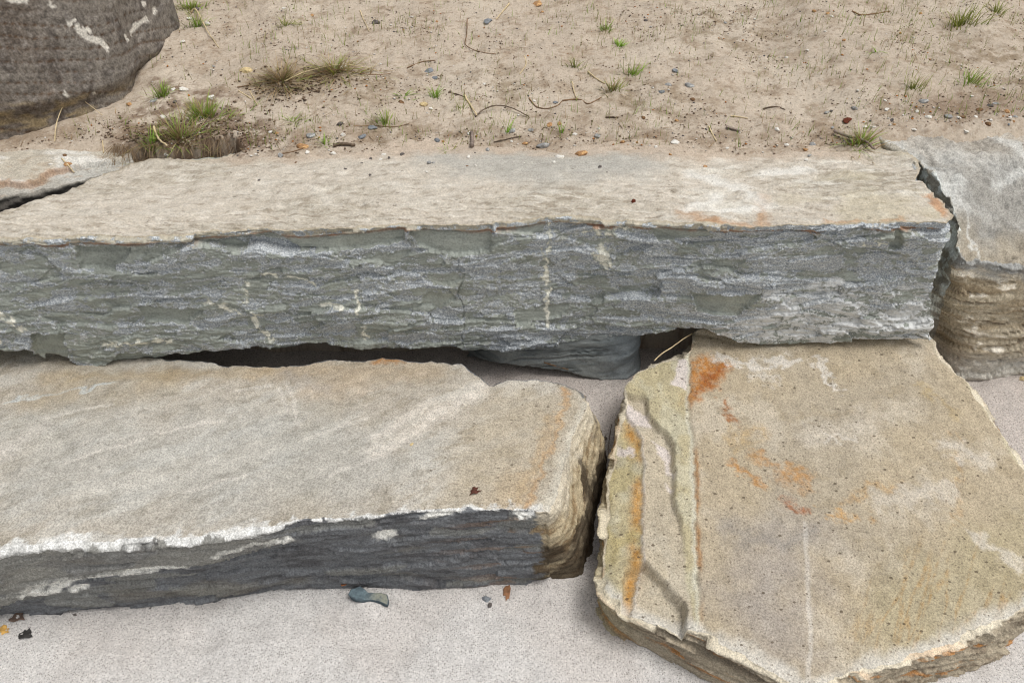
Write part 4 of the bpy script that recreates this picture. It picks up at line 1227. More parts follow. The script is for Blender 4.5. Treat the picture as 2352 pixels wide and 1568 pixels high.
PEBS = [(422,200,22,W),(398,202,14,W),(486,220,18,W),(477,52,19,W),(419,93,15,W),(435,41,13,W),(652,17,12,W),(717,33,11,O),(296,236,17,O),(353,228,17,G),(402,231,12,D),
 (155,373,21,O),(149,354,12,N_),(117,375,10,W),(621,300,15,W),(635,304,11,O),(714,306,21,G),(788,306,16,W),(780,281,17,D),(696,331,27,O),(707,346,16,W),(765,349,16,W),(646,353,17,G),
 (588,353,9,W),(790,151,22,W),(565,157,28,T_),(450,18,20,D),(464,266,13,W),(395,308,17,N_),(383,353,12,W),(374,266,15,W),(491,151,9,G),
 (595,412,8,D),(793,386,8,D),(679,372,7,N_),(722,392,7,W),
 (1119,45,24,B),(862,48,20,D),(1004,48,10,O),(1245,26,10,O),(1235,3,24,O),(987,157,22,B),(998,176,15,B),(1112,191,9,W),(1483,45,9,D),(1552,160,15,B),(1520,208,14,B),(1535,192,17,G),
 (1275,233,14,B),(1227,230,10,W),(973,236,17,T_),(921,232,17,N_),(990,247,10,W),(854,288,24,B),(832,310,19,B),(1263,284,17,O),(1286,282,14,O),(1077,303,14,W),(1176,297,17,G),
 (1219,296,13,G),(1004,319,16,B),(1018,323,11,O),(1206,326,16,O),(1249,326,34,G),(1174,323,9,W),(1319,306,14,W),(1372,311,15,G),(1375,294,9,W),(1430,323,13,O),(1552,321,27,W),
 (1477,268,12,N_),(1554,275,12,O),(1507,335,9,W),(1335,347,27,O),(1285,357,21,W),(1076,358,10,W),(882,353,11,W),(923,352,12,D),(894,360,10,D),(875,365,9,W),(852,363,8,D),(831,373,8,D),
 (986,371,12,G),(996,372,9,G),(1092,378,10,W),(1073,380,6,N_),(980,393,8,W),(850,400,9,D),(1378,381,12,D),(1394,394,6,D),(1204,373,6,W),(1222,372,7,W),(1539,353,9,O),(1119,341,13,G),(1456,459,15,R_),(1271,370,12,W),
 (1944,272,26,R_),(1785,294,13,W),(1671,339,8,W),(1865,329,18,G),(1850,342,12,O),(1851,365,11,W),(1860,354,12,G),(1619,381,11,O),(1806,330,14,W),(2120,228,22,G),(2272,240,16,D),(2286,235,13,G),(2313,254,16,O),
 (2248,248,20,N_),(2036,249,14,W),(2033,229,9,W),(2232,219,8,W),(2105,253,13,W),(2134,266,15,W),(2202,268,13,W),(2211,267,12,N_),(2179,265,18,G),(2269,282,14,N_),(2048,273,14,D),(1962,246,17,G),(1900,255,15,G),
 (1910,253,10,D),(2005,290,13,W),(1988,289,12,W),(2053,284,9,O),(2099,295,11,W),(2241,266,12,W),(2274,273,12,W),(2304,265,9,O),(2329,277,9,O),(2331,265,16,G),(2319,268,10,W),(2317,284,9,B),(1870,23,11,O),(1901,29,9,O),
 (1910,36,10,W),(1896,71,8,W),(1939,91,9,O),(2113,29,10,O),(1855,114,9,W),(1806,130,10,W),(1584,192,22,G),(1591,225,14,N_),(1953,330,12,N_),(2219,300,12,W),(1912,291,10,G),(1665,51,9,G),(1734,43,7,W),
 (1091,350,5,D),(945,1018,12,T_),(2350,866,20,T_),(1118,1371,22,B),(1126,1386,12,D),(172,1408,11,D),(345,1395,5,D),(1390,1004,11,D)]
MARKS = [('the dry grass tussock', 640, 172), ('the bright green grass tuft', 465, 262), ('the eroded hollow', 410, 352), ('the arching dark twig', 1150, 256), ('the upright wood fragment', 1087, 325), ('the largest white pebble', 1552, 319),
         ('the red-brown pebble', 1944, 271), ('the grey driftwood twig', 1965, 325), ('the pale stone slab', 130, 390), ('the two orange pebbles', 1275, 283), ('the reddish crumb on the long block', 1456, 459), ('the small green tuft', 1000, 212), ('the grassy upper right corner', 2220, 90),
         ('the olive grass patch', 1410, 195), ('the sandy crest at the top', 900, 20), ('the flat wood chip', 1683, 299)]
HAND = {(1944,272): 'glossy red-brown pebble on the sand above the driftwood twig', (1552,321): 'largest bright white pebble on the sand behind the long block', (696,331): 'large orange pebble just behind the long block, beside a dark hole',
        (565,157): 'pale tan stone half buried left of the dry grass tussock', (1249,326): 'flat grey stone chip lying at the back edge of the long block', (1456,459): 'reddish crumb of stone alone in the middle of the long block top',
        (155,373): 'orange pebble on the sand above the pale stone slab', (149,354): 'small round brown pebble on bare sand behind the pale stone slab', (296,236): 'orange-brown stone against the foot of the banded boulder', (2350,866): 'tan pebble at the foot of the grey stone, right edge',
        (1118,1371): 'blue-grey chip on the pale sand in front of the left block', (1126,1386): 'dark stone sliver lying below the blue-grey chip on pale sand', (945,1018): 'small cream pebble in the pale scrape on the left block', (1119,45): 'blue-grey oval pebble high on the slope beside a pale straw',
        (172,1408): 'small dark pebble at the foot of the left block face', (345,1395): 'tiny dark crumb touching the foot of the left block face', (1390,1004): 'dark lump on the sand in the gap between the two lower blocks', (790,151): 'white pebble in the matted straw right of the tussock',
        (1335,347): 'broad flat orange pebble on the back edge of the long block', (1285,357): 'white angular pebble lying on the back rim of the long block', (1378,381): 'dark round pebble on the long block top, right of centre'}
LAB = {}
for i, (px, py, w, c) in enumerate(PEBS):
    if (px, py) in HAND: continue
    size = 'large' if w >= 19 else 'small' if w >= 11 else 'tiny'
    sx = lambda m: math.hypot(m[1] - px, (m[2] - py) * 1.6)
    mk = min((m for m in MARKS if sx(m) > 14), key=sx)
    dx, dy = px - mk[1], (py - mk[2]) * 1.6
    rel = ('right of' if dx > 0 else 'left of') if abs(dx) > abs(dy) else ('in front of' if dy > 0 else 'behind')
    LAB.setdefault((size, c, rel, mk[0]), []).append((sx(mk), i))
LABEL = {}
ORD = ['nearest', 'second nearest', 'third nearest', 'fourth nearest', 'fifth nearest', 'sixth nearest', 'seventh nearest', 'eighth nearest', 'ninth nearest']
for (size, c, rel, mk), li in LAB.items():
    li.sort()
    for r, (_, i) in enumerate(li):
        base = '%s %s pebble %s %s' % (size, CW[c], rel, mk)
        if len(li) > 1: base += ', ' + (('nearer of two' if r == 0 else 'farther of two') if len(li) == 2 else ORD[min(r, 8)] + ' to it')
        LABEL[i] = base
for i, (px, py, w, c) in enumerate(PEBS):
    p, nor, ob = hit(px, py + w * .25)
    sc = pxm(px, py, p) * w * .5 * 1.12
    o = bpy.data.objects.new('pebble', PEB[(i * 5 + int(px)) % 9])
    COL.objects.link(o)
    o.material_slots[0].link = 'OBJECT'; o.material_slots[0].material = PM[c]
    rr = random.Random(px * 7 + py)
    flat = .75 if w < 20 else .62
    o.scale = (sc, sc * rr.uniform(.8, 1.1), sc * flat * rr.uniform(.85, 1.2))
    o.rotation_euler = (rr.uniform(-.25, .25), rr.uniform(-.25, .25), rr.uniform(0, 6.28) if w < 20 else rr.uniform(-.4, .4))
    o.location = p + Vector((0, 0, sc * flat * .08))
    tag(o, HAND.get((px, py), LABEL.get(i)), 'pebble', 'pebbles scattered over sand and stone')

# ---- twigs, straws and sticks
def tube(pts, r0, r1, sides=6, wob=.0, seed=0, flat=1.0):
    P = [Vector(p) for p in pts]
    # Catmull-Rom
    C = []
    for i in range(len(P) - 1):
        a, b, c, d = P[max(i - 1, 0)], P[i], P[i + 1], P[min(i + 2, len(P) - 1)]
        for t in np.linspace(0, 1, 7, endpoint=False):
            C.append(.5 * ((2 * b) + (c - a) * t + (2 * a - 5 * b + 4 * c - d) * t * t + (3 * b - a - 3 * c + d) * t ** 3))
    C.append(P[-1])
    rr = random.Random(seed)
    v, f = [], []
    n = len(C)
    for i, q in enumerate(C):
        tg = (C[min(i + 1, n - 1)] - C[max(i - 1, 0)])
        tg = tg.normalized() if tg.length > 1e-9 else Vector((1, 0, 0))
        up = Vector((0, 0, 1)); s = tg.cross(up)
        s = s.normalized() if s.length > 1e-4 else Vector((1, 0, 0))
        u2 = s.cross(tg)
        q = q + s * rr.uniform(-wob, wob) + u2 * rr.uniform(-wob, wob) * .5
        r = (r0 + (r1 - r0) * i / (n - 1)) * rr.uniform(.82, 1.18)
        for k in range(sides):
            a = 2 * math.pi * k / sides
            v.append(q + s * math.cos(a) * r + u2 * math.sin(a) * r * flat)
    for i in range(n - 1):
        for k in range(sides):
            a, b = i * sides + k, i * sides + (k + 1) % sides
            f.append((a, a + sides, b + sides, b))
    v += [C[0], C[-1]]
    t = []
    for k in range(sides):
        t.append((len(v) - 2, k, (k + 1) % sides)); b = (n - 1) * sides
        t.append((len(v) - 1, b + (k + 1) % sides, b + k))
    return np.array([tuple(q) for q in v], np.float32), np.array(f, np.int32), np.array(t, np.int32)
TM = dict(straw=plain_mat('dry_straw', lin(206, 188, 150), .15, 90), brown=plain_mat('brown_twig', lin(132, 106, 80), .3, 120), dark=plain_mat('dark_wood', lin(104, 90, 76), .3, 120), grey=plain_mat('weathered_wood', lin(138, 124, 114), .3, 120))
def twig(name, label, pts, w0, w1, mat, lift=.35, arch=(), cat='twig', sides=6, group='twigs and straws on the sand', flat=1.0):
    Q = []
    for k, (x, y) in enumerate(pts):
        p, nr, ob = hit(x, y)
        m = pxm(x, y, p)
        Q.append(p + Vector((0, 0, m * w0 * lift + (arch[k] if k < len(arch) else 0))))
    m = pxm(*pts[0], Q[0])
    v, f, t = tube(Q, w0 * m * .35, w1 * m * .33, sides, w0 * m * .12, hash(label) % 997 if False else len(label) * 31, flat)
    o = link(name, new_mesh(name, v, f, t), TM[mat], tuple(Q[0]))
    tag(o, label, cat, group)
TW = [('twig', 'dark twig arching over the sand between pale stick and orange pebbles', [(1092, 270), (1110, 259), (1140, 254), (1175, 256), (1215, 270)], 5, 3.5, 'dark', (0, .006, .012, .008, 0)),
 ('stick', 'pale straw-coloured stick touching the left end of the arching twig', [(1068, 222), (1080, 243), (1096, 268)], 7, 5, 'straw', ()),
 ('root', 'thin brown root curving in a shallow bow below the olive grass', [(1215, 226), (1230, 245), (1252, 251), (1278, 245), (1292, 233)], 4, 3, 'brown', ()),
 ('root', 'forked brown root right of the shallow bow root', [(1292, 233), (1330, 230), (1352, 240), (1382, 225)], 5, 3, 'brown', ()),
 ('straw', 'short pale straw standing above the forked brown root', [(1314, 196), (1318, 212), (1324, 226)], 4, 3, 'straw', (.008, .003, 0)),
 ('straw', 'pale straw leaning towards the olive grass patch', [(1350, 166), (1370, 182), (1390, 194)], 5, 3, 'straw', ()),
 ('straw', 'pale straw at the very top beside the blue-grey oval pebble', [(1170, 10), (1155, 28), (1140, 46)], 5, 3, 'straw', ()),
 ('straw', 'thin pale straw on the slope above the matted grass', [(827, 26), (836, 48), (848, 74)], 4, 2.5, 'straw', ()),
 ('straw', 'long pale stalk lying beside the banded boulder, upper left', [(440, 30), (454, 36), (478, 78), (503, 112)], 5, 3, 'straw', (.0, .015, .008, 0)),
 ('straw', 'bent pale reed standing in front of the banded boulder foot', [(126, 326), (134, 292), (152, 262), (176, 240), (204, 250), (236, 266)], 3.5, 2, 'straw', (0, .01, .02, .03, .015, 0)),
 ('straw', 'thick pale straw bent over the eroded hollow', [(358, 303), (368, 330), (388, 346)], 8, 6, 'straw', (.012, .01, .01)),
 ('straw', 'long dry stem running right from the tussock', [(655, 195), (705, 176), (790, 158), (872, 168)], 4, 2.5, 'straw', (.008, .012, .01, .004)),
 ('straw', 'dry stem under the matted grass right of the tussock', [(700, 182), (770, 168), (850, 178), (898, 172)], 3.5, 2, 'brown', (.004, .008, .006, .002)),
 ('straw', 'short dry stem poking left from the tussock', [(545, 202), (568, 198), (600, 190)], 4, 3, 'brown', ()),
 ('straw', 'pale straw pair fragment below the tussock, upper piece', [(572, 206), (582, 226), (592, 243)], 4, 3, 'straw', ()),
 ('straw', 'pale straw below the tussock lying towards the green tuft', [(548, 210), (565, 220), (578, 229)], 4, 3, 'straw', ()),
 ('driftwood', 'grey driftwood twig at the back corner of the long block', [(1913, 308), (1945, 320), (1982, 331), (2008, 351)], 11, 7, 'grey', (.004, .004, .006, .004)),
 ('twig', 'dark crooked twig on the slope left of the red-brown pebble', [(1752, 252), (1775, 247), (1795, 250), (1818, 262)], 5, 3, 'dark', ()),
 ('straw', 'pale straw lying flat left of the dark crooked twig', [(1678, 268), (1697, 270), (1718, 274)], 5, 3, 'straw', ()),
 ('stick', 'pale thin stick leaning behind the long block, left of the wood chip', [(1627, 292), (1636, 310), (1645, 326)], 6, 5, 'straw', ()),
 ('wood_chip', 'flat dark wood chip on the sand, right of the leaning pale stick', [(1667, 295), (1682, 299), (1699, 304)], 12, 10, 'grey', ()),
 ('twig', 'brown twig high on the slope towards the upper right', [(1957, 27), (1975, 36), (2005, 34), (2045, 28)], 5, 3, 'brown', ()),
 ('wood_fragment', 'short weathered wood fragment standing upright behind the long block', [(1084, 340), (1085, 326), (1083, 308)], 15, 12, 'grey', ()),
 ('stick', 'thick dark stick lying behind the long block, right of the large orange pebble', [(766, 338), (790, 334), (815, 338)], 12, 10, 'dark', ()),
 ('twig', 'thin dark twig just behind the long block by the flat grey chip', [(1134, 328), (1168, 320), (1198, 314)], 4, 3, 'dark', ()),
 ('straw', 'short white straw standing on bare sand left of the hollow', [(238, 352), (237, 338), (236, 324)], 4, 3, 'straw', ()),
 ('straw', 'pale straw lying across the edge of the pale stone slab', [(143, 366), (157, 381), (171, 398)], 5, 4, 'straw', ()),
 ('twig', 'brown twig on the shaded sand in front of the wedge stone', [(1250, 833), (1275, 841), (1306, 850)], 5, 3, 'brown', ()),
 ('twig', 'thin brown twig on the sand right of the tussock, below the mat', [(795, 292), (850, 290), (905, 292), (940, 285)], 3, 2, 'brown', ()),
 ('twig', 'dark short twig on the bare slope left of the forked root', [(1030, 214), (1050, 218), (1072, 226)], 4, 2.5, 'dark', ()),
 ('twig', 'small dark stick on the sand near the front, right of the orange pebbles', [(1391, 271), (1405, 271), (1420, 272)], 6, 5, 'dark', ()),
 ('twig', 'bent brown stem standing on the upper slope', [(1074, 60), (1072, 90), (1070, 108), (1100, 120), (1140, 126)], 4, 2, 'brown', (.02, .01, .004, 0, 0)),
 ('twig', 'pale brown stem fragment on the slope left of the olive grass', [(1205, 130), (1208, 150), (1193, 172)], 4, 3, 'straw', ()),
 ('twig', 'dark bit of twig on the slope behind the large blue-grey pebble', [(935, 158), (965, 145), (1000, 140)], 4, 2.5, 'brown', ()),
 ('twig', 'fine dark twig in the gap between the lower blocks, leftmost of two', [(1386, 1062), (1388, 1040), (1390, 1008)], 2.5, 2, 'dark', (0, .01, .02)),
 ('twig', 'fine dark twig in the gap between the lower blocks, rightmost of two', [(1399, 1050), (1398, 1020), (1404, 985)], 2.5, 2, 'dark', (0, .01, .02)),
 ('twig', 'thin dark twig in the hollow among the roots', [(300, 345), (335, 330), (362, 318)], 4, 3, 'dark', (.02, .02, .01)),
 ('twig', 'short dark stick behind the long block, left of the flat grey chip', [(640, 356), (672, 350), (700, 340)], 4, 3, 'brown', ())]
for nm, lb_, pts, w0, w1, mt, ar in TW:
    twig(nm, lb_, pts, w0, w1, mt, .35, ar, {'straw': 'straw', 'stick': 'stick', 'root': 'root', 'driftwood': 'driftwood', 'wood_chip': 'wood chip', 'wood_fragment': 'wood'}.get(nm, 'twig'), flat=.5 if nm == 'wood_chip' else 1.0)
# a dry stalk poking out from under the long block: it leans from the slab edge into the dark
q = [at_y(1503, 828, 1.345), at_y(1520, 812, 1.36), at_y(1545, 796, 1.38), at_y(1570, 778, 1.40), at_y(1590, 766, 1.44)]
v, f, t = tube(q, .0018, .0012, 5, .0003, 4)
tag(link('straw', new_mesh('straw', v, f, t), TM['straw'], q[0]), 'thin dry stalk poking out of the dark opening under the long block', 'straw', 'twigs and straws on the sand')

# ---- grass
class Blades:
    def __init__(s): s.v, s.f, s.c, s.n = [], [], [], 0
    def add(s, base, az, h, lean, w, c0, c1, curl=.5, seg=4):
        d = np.array([math.cos(az), math.sin(az), 0.]); sd_ = np.array([-math.sin(az + .6), math.cos(az + .6), 0.])
        t = np.linspace(0, 1, seg + 1)[:, None]
        ang = lean + curl * t
        step = h / seg
        p = np.zeros((seg + 1, 3)); p[0] = base
        for i in range(seg):
            a = float(ang[i + 1, 0])
            p[i + 1] = p[i] + step * (d * math.sin(a) + np.array([0, 0, math.cos(a)]))
        ww = w * (1 - t ** 1.5 * .95) * .5
        s.v += [p - sd_ * ww, p + sd_ * ww]
        i = np.arange(seg) + s.n
        s.f.append(np.stack([i, i + seg + 1, i + seg + 2, i + 1], 1))
        cc = np.asarray(c0) * (1 - t) + np.asarray(c1) * t
        s.c += [cc, cc]; s.n += 2 * (seg + 1)
    def build(s, name, mat, loc=None):
        return link(name, new_mesh(name, np.concatenate(s.v), np.concatenate(s.f), None, True, {'Col': np.concatenate(s.c)}), mat, loc)
NG = NT('grass_blade')
NG.l(NG.attr('Col'), NG.b.inputs['Base Color']); NG.b.inputs['Roughness'].default_value = .6
NG.b.inputs['Transmission Weight'].default_value = 0.
_tr = NG.n('ShaderNodeBsdfTranslucent'); NG.l(NG.attr('Col'), _tr.inputs[0])
_mx = NG.n('ShaderNodeMixShader'); _mx.inputs[0].default_value = .35
NG.l(NG.b.outputs[0], _mx.inputs[1]); NG.l(_tr.outputs[0], _mx.inputs[2]); NG.l(_mx.outputs[0], NG.out.inputs['Surface'])
M_grass = NG.m
GREEN = (lin(122, 160, 52), lin(176, 206, 100)); OLIVE = (lin(126, 134, 70), lin(178, 184, 114)); YEL = (lin(124, 132, 54), lin(176, 182, 84)); DRY = (lin(138, 112, 78), lin(202, 180, 138)); DEAD = (lin(124, 102, 76), lin(180, 158, 124))
# (label, x, y, width px, height px, blades, [palette], lean, thickness px)
TUFTS = [('bright green grass tuft between the banded boulder and the hollow', 468, 268, 110, 46, 210, [GREEN, GREEN, YEL, OLIVE, DRY], .45, 2.6), ('dull green grass tuft right of the boulder foot', 374, 222, 40, 36, 60, [OLIVE, GREEN], .3, 2.5),
 ('straggly green and dry grass at the rim of the hollow', 412, 318, 150, 42, 260, [OLIVE, GREEN, DRY, DRY, DEAD], .85, 2.6), ('small green sprout hanging over the left rim of the hollow', 350, 345, 34, 40, 40, [GREEN], .5, 3.),
 ('dry brown grass tussock with radiating blades on the slope', 645, 186, 110, 40, 300, [DRY, DRY, DEAD, DRY, OLIVE], 1.05, 2.4), ('matted yellow-green grass right of the dry tussock', 768, 166, 190, 30, 420, [OLIVE, DRY, DRY, YEL, DEAD], 1.1, 2.4),
 ('tiny bright green tuft standing alone in mid slope', 1000, 224, 20, 30, 34, [GREEN], .2, 2.6), ('sprawling green sprig left of the lone tuft', 926, 220, 50, 18, 20, [GREEN, GREEN], 1.0, 3.5), ('upright green tuft behind the blue-grey pebbles', 886, 286, 56, 38, 50, [GREEN, OLIVE], .3, 2.6),
 ('small vivid green tuft high on the slope, right of centre', 1421, 106, 26, 20, 34, [GREEN], .6, 3.), ('faint olive tuft above the vivid green one', 1390, 70, 34, 26, 40, [OLIVE, GREEN], .4, 2.5), ('olive grass patch on the slope above the forked root', 1408, 208, 56, 30, 70, [OLIVE, OLIVE, DRY], .6, 2.6),
 ('loose olive tuft left of the olive grass patch', 1320, 155, 30, 26, 34, [OLIVE], .35, 2.4), ('loose green tuft right of the olive grass patch', 1452, 172, 44, 34, 40, [OLIVE, GREEN], .35, 2.4), ('thin tall green sprout behind the long block', 1163, 305, 12, 46, 9, [GREEN], .15, 3.),
 ('thin green sprout between the two orange pebbles and the block', 1291, 306, 12, 34, 9, [GREEN], .15, 3.), ('low green tuft at the back edge left of the wood fragment', 1030, 344, 46, 18, 44, [GREEN, YEL], .8, 2.8), ('shaggy grass tuft beside the driftwood twig', 1975, 330, 80, 46, 130, [OLIVE, GREEN, DRY], .7, 3.),
 ('small grass tuft between the driftwood and the grey stone', 2042, 350, 34, 26, 34, [OLIVE, GREEN], .5, 2.6), ('broad tuft of upright green blades near the upper right corner', 2205, 60, 90, 44, 80, [OLIVE, YEL], .3, 2.4), ('green seedling tuft right of the broad upright one, lower', 2225, 190, 70, 40, 60, [OLIVE, GREEN], .25, 2.3),
 ('sparse seedling tuft left of the lower right seedlings', 2095, 205, 60, 36, 44, [OLIVE], .25, 2.2), ('yellow-green tuft on the bare slope above the tussock', 661, 58, 36, 18, 40, [YEL, YEL], .8, 2.6), ('mossy green grass beside the top of the boulder', 440, 20, 80, 20, 110, [GREEN, YEL, OLIVE], .6, 3.),
 ('drooping green grass below the mossy patch by the boulder', 452, 62, 26, 40, 44, [OLIVE, GREEN], .5, 2.6), ('flat green sprig left of the upright tuft on mid slope', 675, 280, 60, 18, 36, [GREEN, OLIVE], .9, 3.), ('low green tuft by the large orange pebble', 745, 332, 40, 18, 30, [GREEN, OLIVE], .8, 2.6),
 ('dark green plastic-like leaf sprig on the right slope', 2013, 120, 22, 14, 9, [GREEN], .9, 5.), ('thin green tuft on the slope below the tiny bright tuft', 1062, 250, 30, 26, 14, [OLIVE], .3, 2.4), ('pale olive tuft at the top right of the slope', 2290, 30, 50, 30, 50, [OLIVE, YEL], .4, 2.4)]
rg = random.Random(3)
for lab, px, py, w, h, nb, pal, lean, th in TUFTS:
    c, _, _ = hit(px, py)
    m = pxm(px, py, c)
    b = Blades()
    for k in range(nb):
        a = rg.uniform(0, 6.283); r = abs(rg.gauss(0, .33)) * w * m
        x, y = c.x + math.cos(a) * r * .9, c.y + math.sin(a) * r * .55
        z = float(slope_z([x], [y])[0]) if y > 1.7 else c.z
        z = max(z, c.z - .04)
        p0, p1 = pal[rg.randrange(len(pal))]
        jit = rg.uniform(.7, 1.25)
        out = math.atan2(math.sin(a) * .55, math.cos(a)) + rg.gauss(0, .7)
        ln = abs(rg.gauss(lean, .25)) * (0.4 + min(1, r / (w * m * .35)))
        b.add((x, y, z - .002), out, h * m * 1.25 * rg.uniform(.45, 1.1) * (1 + .4 * (lean > .7)), min(ln, 1.3), th * m * rg.uniform(.6, 1.1), p0 * jit, p1 * jit, rg.uniform(.1, .9))
    o = b.build('grass_tuft', M_grass, tuple(c))
    tag(o, lab, 'grass tuft', 'grass tufts on the sandy slope')

# ---- what nobody could count: seedlings, crumbs, straw litter
rs = np.random.default_rng(77)
def slope_pts(n, x0=-1.6, x1=1.75, y0=1.70, y1=2.95):
    x = rs.uniform(x0, x1, n).astype(np.float32); y = rs.uniform(y0, y1, n).astype(np.float32)
    d = y - np.interp(x, _fw[:, 0], _fw[:, 1])
    return x, y, d
FOOT2 = np.array([q[:2] for q in ft6] + [k6t[1][:2], k6t[2][:2], k6t[3][:2]], np.float32)
def clear(x, y):
    p = np.stack([x, y], 1)
    return ~inside(p, FOOT2)
b = Blades()
x, y, d = slope_pts(17000)
dens = .10 + .55 * sstep(.0, .4, fbm2(x * 3, y * 3, 4, 801)) + .45 * sstep(.2, 1.1, x) * sstep(-.2, .2, fbm2(x * 5, y * 5, 3, 803))
dens += .25 * np.exp(-((d - .1) / .08) ** 2)
keep = (rs.random(len(x)) < dens) & (d > .02) & clear(x, y)
x, y, d = x[keep], y[keep], d[keep]
z = slope_z(x, y)
for i in range(len(x)):
    pal = OLIVE if rg.random() < .7 else (GREEN if rg.random() < .6 else DRY)
    j = rg.uniform(.75, 1.1)
    b.add((x[i], y[i], z[i] - .002), rg.uniform(0, 6.28), rg.uniform(.012, .038), abs(rg.gauss(.12, .12)), rg.uniform(.0012, .0021), pal[0] * j, pal[1] * j, rg.uniform(0, .5), 2)
tag(b.build('grass_seedlings', M_grass), 'sparse thin green grass seedlings all over the sandy slope', 'grass', None, 'stuff')

OC = np.array([(1, 0, 0), (0, 1, 0), (-1, 0, 0), (0, -1, 0), (0, 0, .8), (0, 0, -.6)], np.float32)
OF = np.array([(0, 1, 4), (1, 2, 4), (2, 3, 4), (3, 0, 4), (1, 0, 5), (2, 1, 5), (3, 2, 5), (0, 3, 5)], np.int32)
def crumbs(name, label, cat, x, y, z, size, cols, mat, elong=1.0):
    n = len(x)
    rz = rs.uniform(0, 6.28, n); V = np.repeat(OC[None], n, 0) * (1 + rs.uniform(-.35, .35, (n, 6, 1)).astype(np.float32))
    V *= size[:, None, None] * np.stack([np.ones(n) * elong, rs.uniform(.6, 1, n), rs.uniform(.5, .8, n)], 1)[:, None]
    c, s_ = np.cos(rz)[:, None], np.sin(rz)[:, None]
    X_, Y_ = V[..., 0] * c - V[..., 1] * s_, V[..., 0] * s_ + V[..., 1] * c
    V = np.stack([X_ + x[:, None], Y_ + y[:, None], V[..., 2] + z[:, None]], 2)
    F = (OF[None] + (np.arange(n) * 6)[:, None, None]).reshape(-1, 3)
    me = new_mesh(name, V.reshape(-1, 3), None, F, False, {'Col': np.repeat(cols, 6, 0)})
    return tag(link(name, me, mat), label, cat, None, 'stuff')
M_crumb = attr_mat('crumbs', .9, .25, 160)
x, y, d = slope_pts(46000)
dens = .16 + .5 * sstep(.05, .4, fbm2(x * 4, y * 5, 4, 811)) + .75 * np.exp(-((d - .04) / .05) ** 2) + .25 * sstep(1.0, 1.3, x) * np.exp(-((d - .08) / .08) ** 2)
keep = (rs.random(len(x)) < dens) & (d > -.005) & clear(x, y)
x, y, d = x[keep], y[keep], d[keep]
size = (.0010 + .0030 * rs.random(len(x)) ** 3.0).astype(np.float32)
pick = rs.random(len(x)); cols = np.tile(lin(112, 94, 77), (len(x), 1)) * rs.uniform(.6, 1.5, (len(x), 1)).astype(np.float32)
cols[pick > .62] = lin(120, 100, 80); cols[pick > .82] = lin(88, 88, 90); cols[pick > .90] = lin(212, 208, 200); size[pick > .90] *= 1.35; cols[pick > .965] = lin(176, 116, 60)
crumbs('soil_crumbs', 'small dark crumbs and grit strewn over the sandy slope', 'grit', x, y, slope_z(x, y) + size * .3, size, cols, M_crumb)
# crumbs of soil round the hollow and under the tussock
n = 2600
c0 = np.array([at_z(400, 300, .68)[:2], at_z(310, 330, .67)[:2], at_z(500, 330, .67)[:2], at_z(680, 190, .72)[:2]])
ci = rs.integers(0, 4, n)
x = (c0[ci, 0] + rs.normal(0, .075, n)).astype(np.float32); y = (c0[ci, 1] + rs.normal(0, .05, n)).astype(np.float32)
k = clear(x, y) & ((y - np.interp(x, _fw[:, 0], _fw[:, 1])) > .01); x, y = x[k], y[k]
size = (.0015 + .0042 * rs.random(len(x)) ** 2.5).astype(np.float32)
cols = np.tile(lin(104, 86, 70), (len(x), 1)) * rs.uniform(.55, 1.5, (len(x), 1)).astype(np.float32)
crumbs('soil_clods', 'loose brown soil clods round the hollow and the tussock', 'soil', x, y, slope_z(x, y) + size * .3, size, cols, M_crumb)

b = Blades()
x, y, d = slope_pts(6500)
dens = .10 + .4 * sstep(.1, .4, fbm2(x * 5, y * 6, 4, 821)) + .5 * np.exp(-((d - .05) / .05) ** 2)
for cx_, cy_, rr_ in ((400, 290, .10), (330, 300, .09), (700, 185, .12), (480, 300, .08), (1100, 320, .10), (1680, 95, .12)):
    q = at_z(cx_, cy_, .69); dens = dens + .9 * np.exp(-((x - q[0]) ** 2 + ((y - q[1]) * 1.4) ** 2) / rr_ ** 2)
keep = (rs.random(len(x)) < dens) & (d > .005) & clear(x, y)
x, y = x[keep], y[keep]; z = slope_z(x, y)
for i in range(len(x)):
    pal = DRY if rg.random() < .5 else DEAD
    j = rg.uniform(.55, 1.1)
    b.add((x[i], y[i], z[i] + .002), rg.uniform(0, 6.28), rg.uniform(.008, .045), rg.uniform(1.2, 1.55), rg.uniform(.0012, .0026), pal[0] * j, pal[1] * j, rg.uniform(-.1, .3), 3)
tag(b.build('straw_litter', M_grass), 'dry straw and root fragments littered over the slope', 'litter', None, 'stuff')
# roots hanging in the hollow
b = Blades()
for k in range(260):
    u_ = rg.random()
    px, py = (rg.uniform(255, 345), rg.uniform(335, 352)) if u_ < .4 else (rg.uniform(345, 545), rg.uniform(326, 346))
    q = at_z(px, py, .66)
    b.add((q[0], q[1] + .01, float(slope_z([q[0]], [q[1] + .03])[0]) - .004), -math.pi / 2 + rg.gauss(0, .6), rg.uniform(.03, .09), rg.uniform(.9, 1.6), rg.uniform(.001, .002), DEAD[0] * rg.uniform(.6, 1.2), DEAD[1] * rg.uniform(.5, 1.1), rg.uniform(.5, 1.6))
tag(b.build('root_tangle', M_grass), 'tangle of fine dead roots hanging into the eroded hollow', 'roots', None, 'stuff')

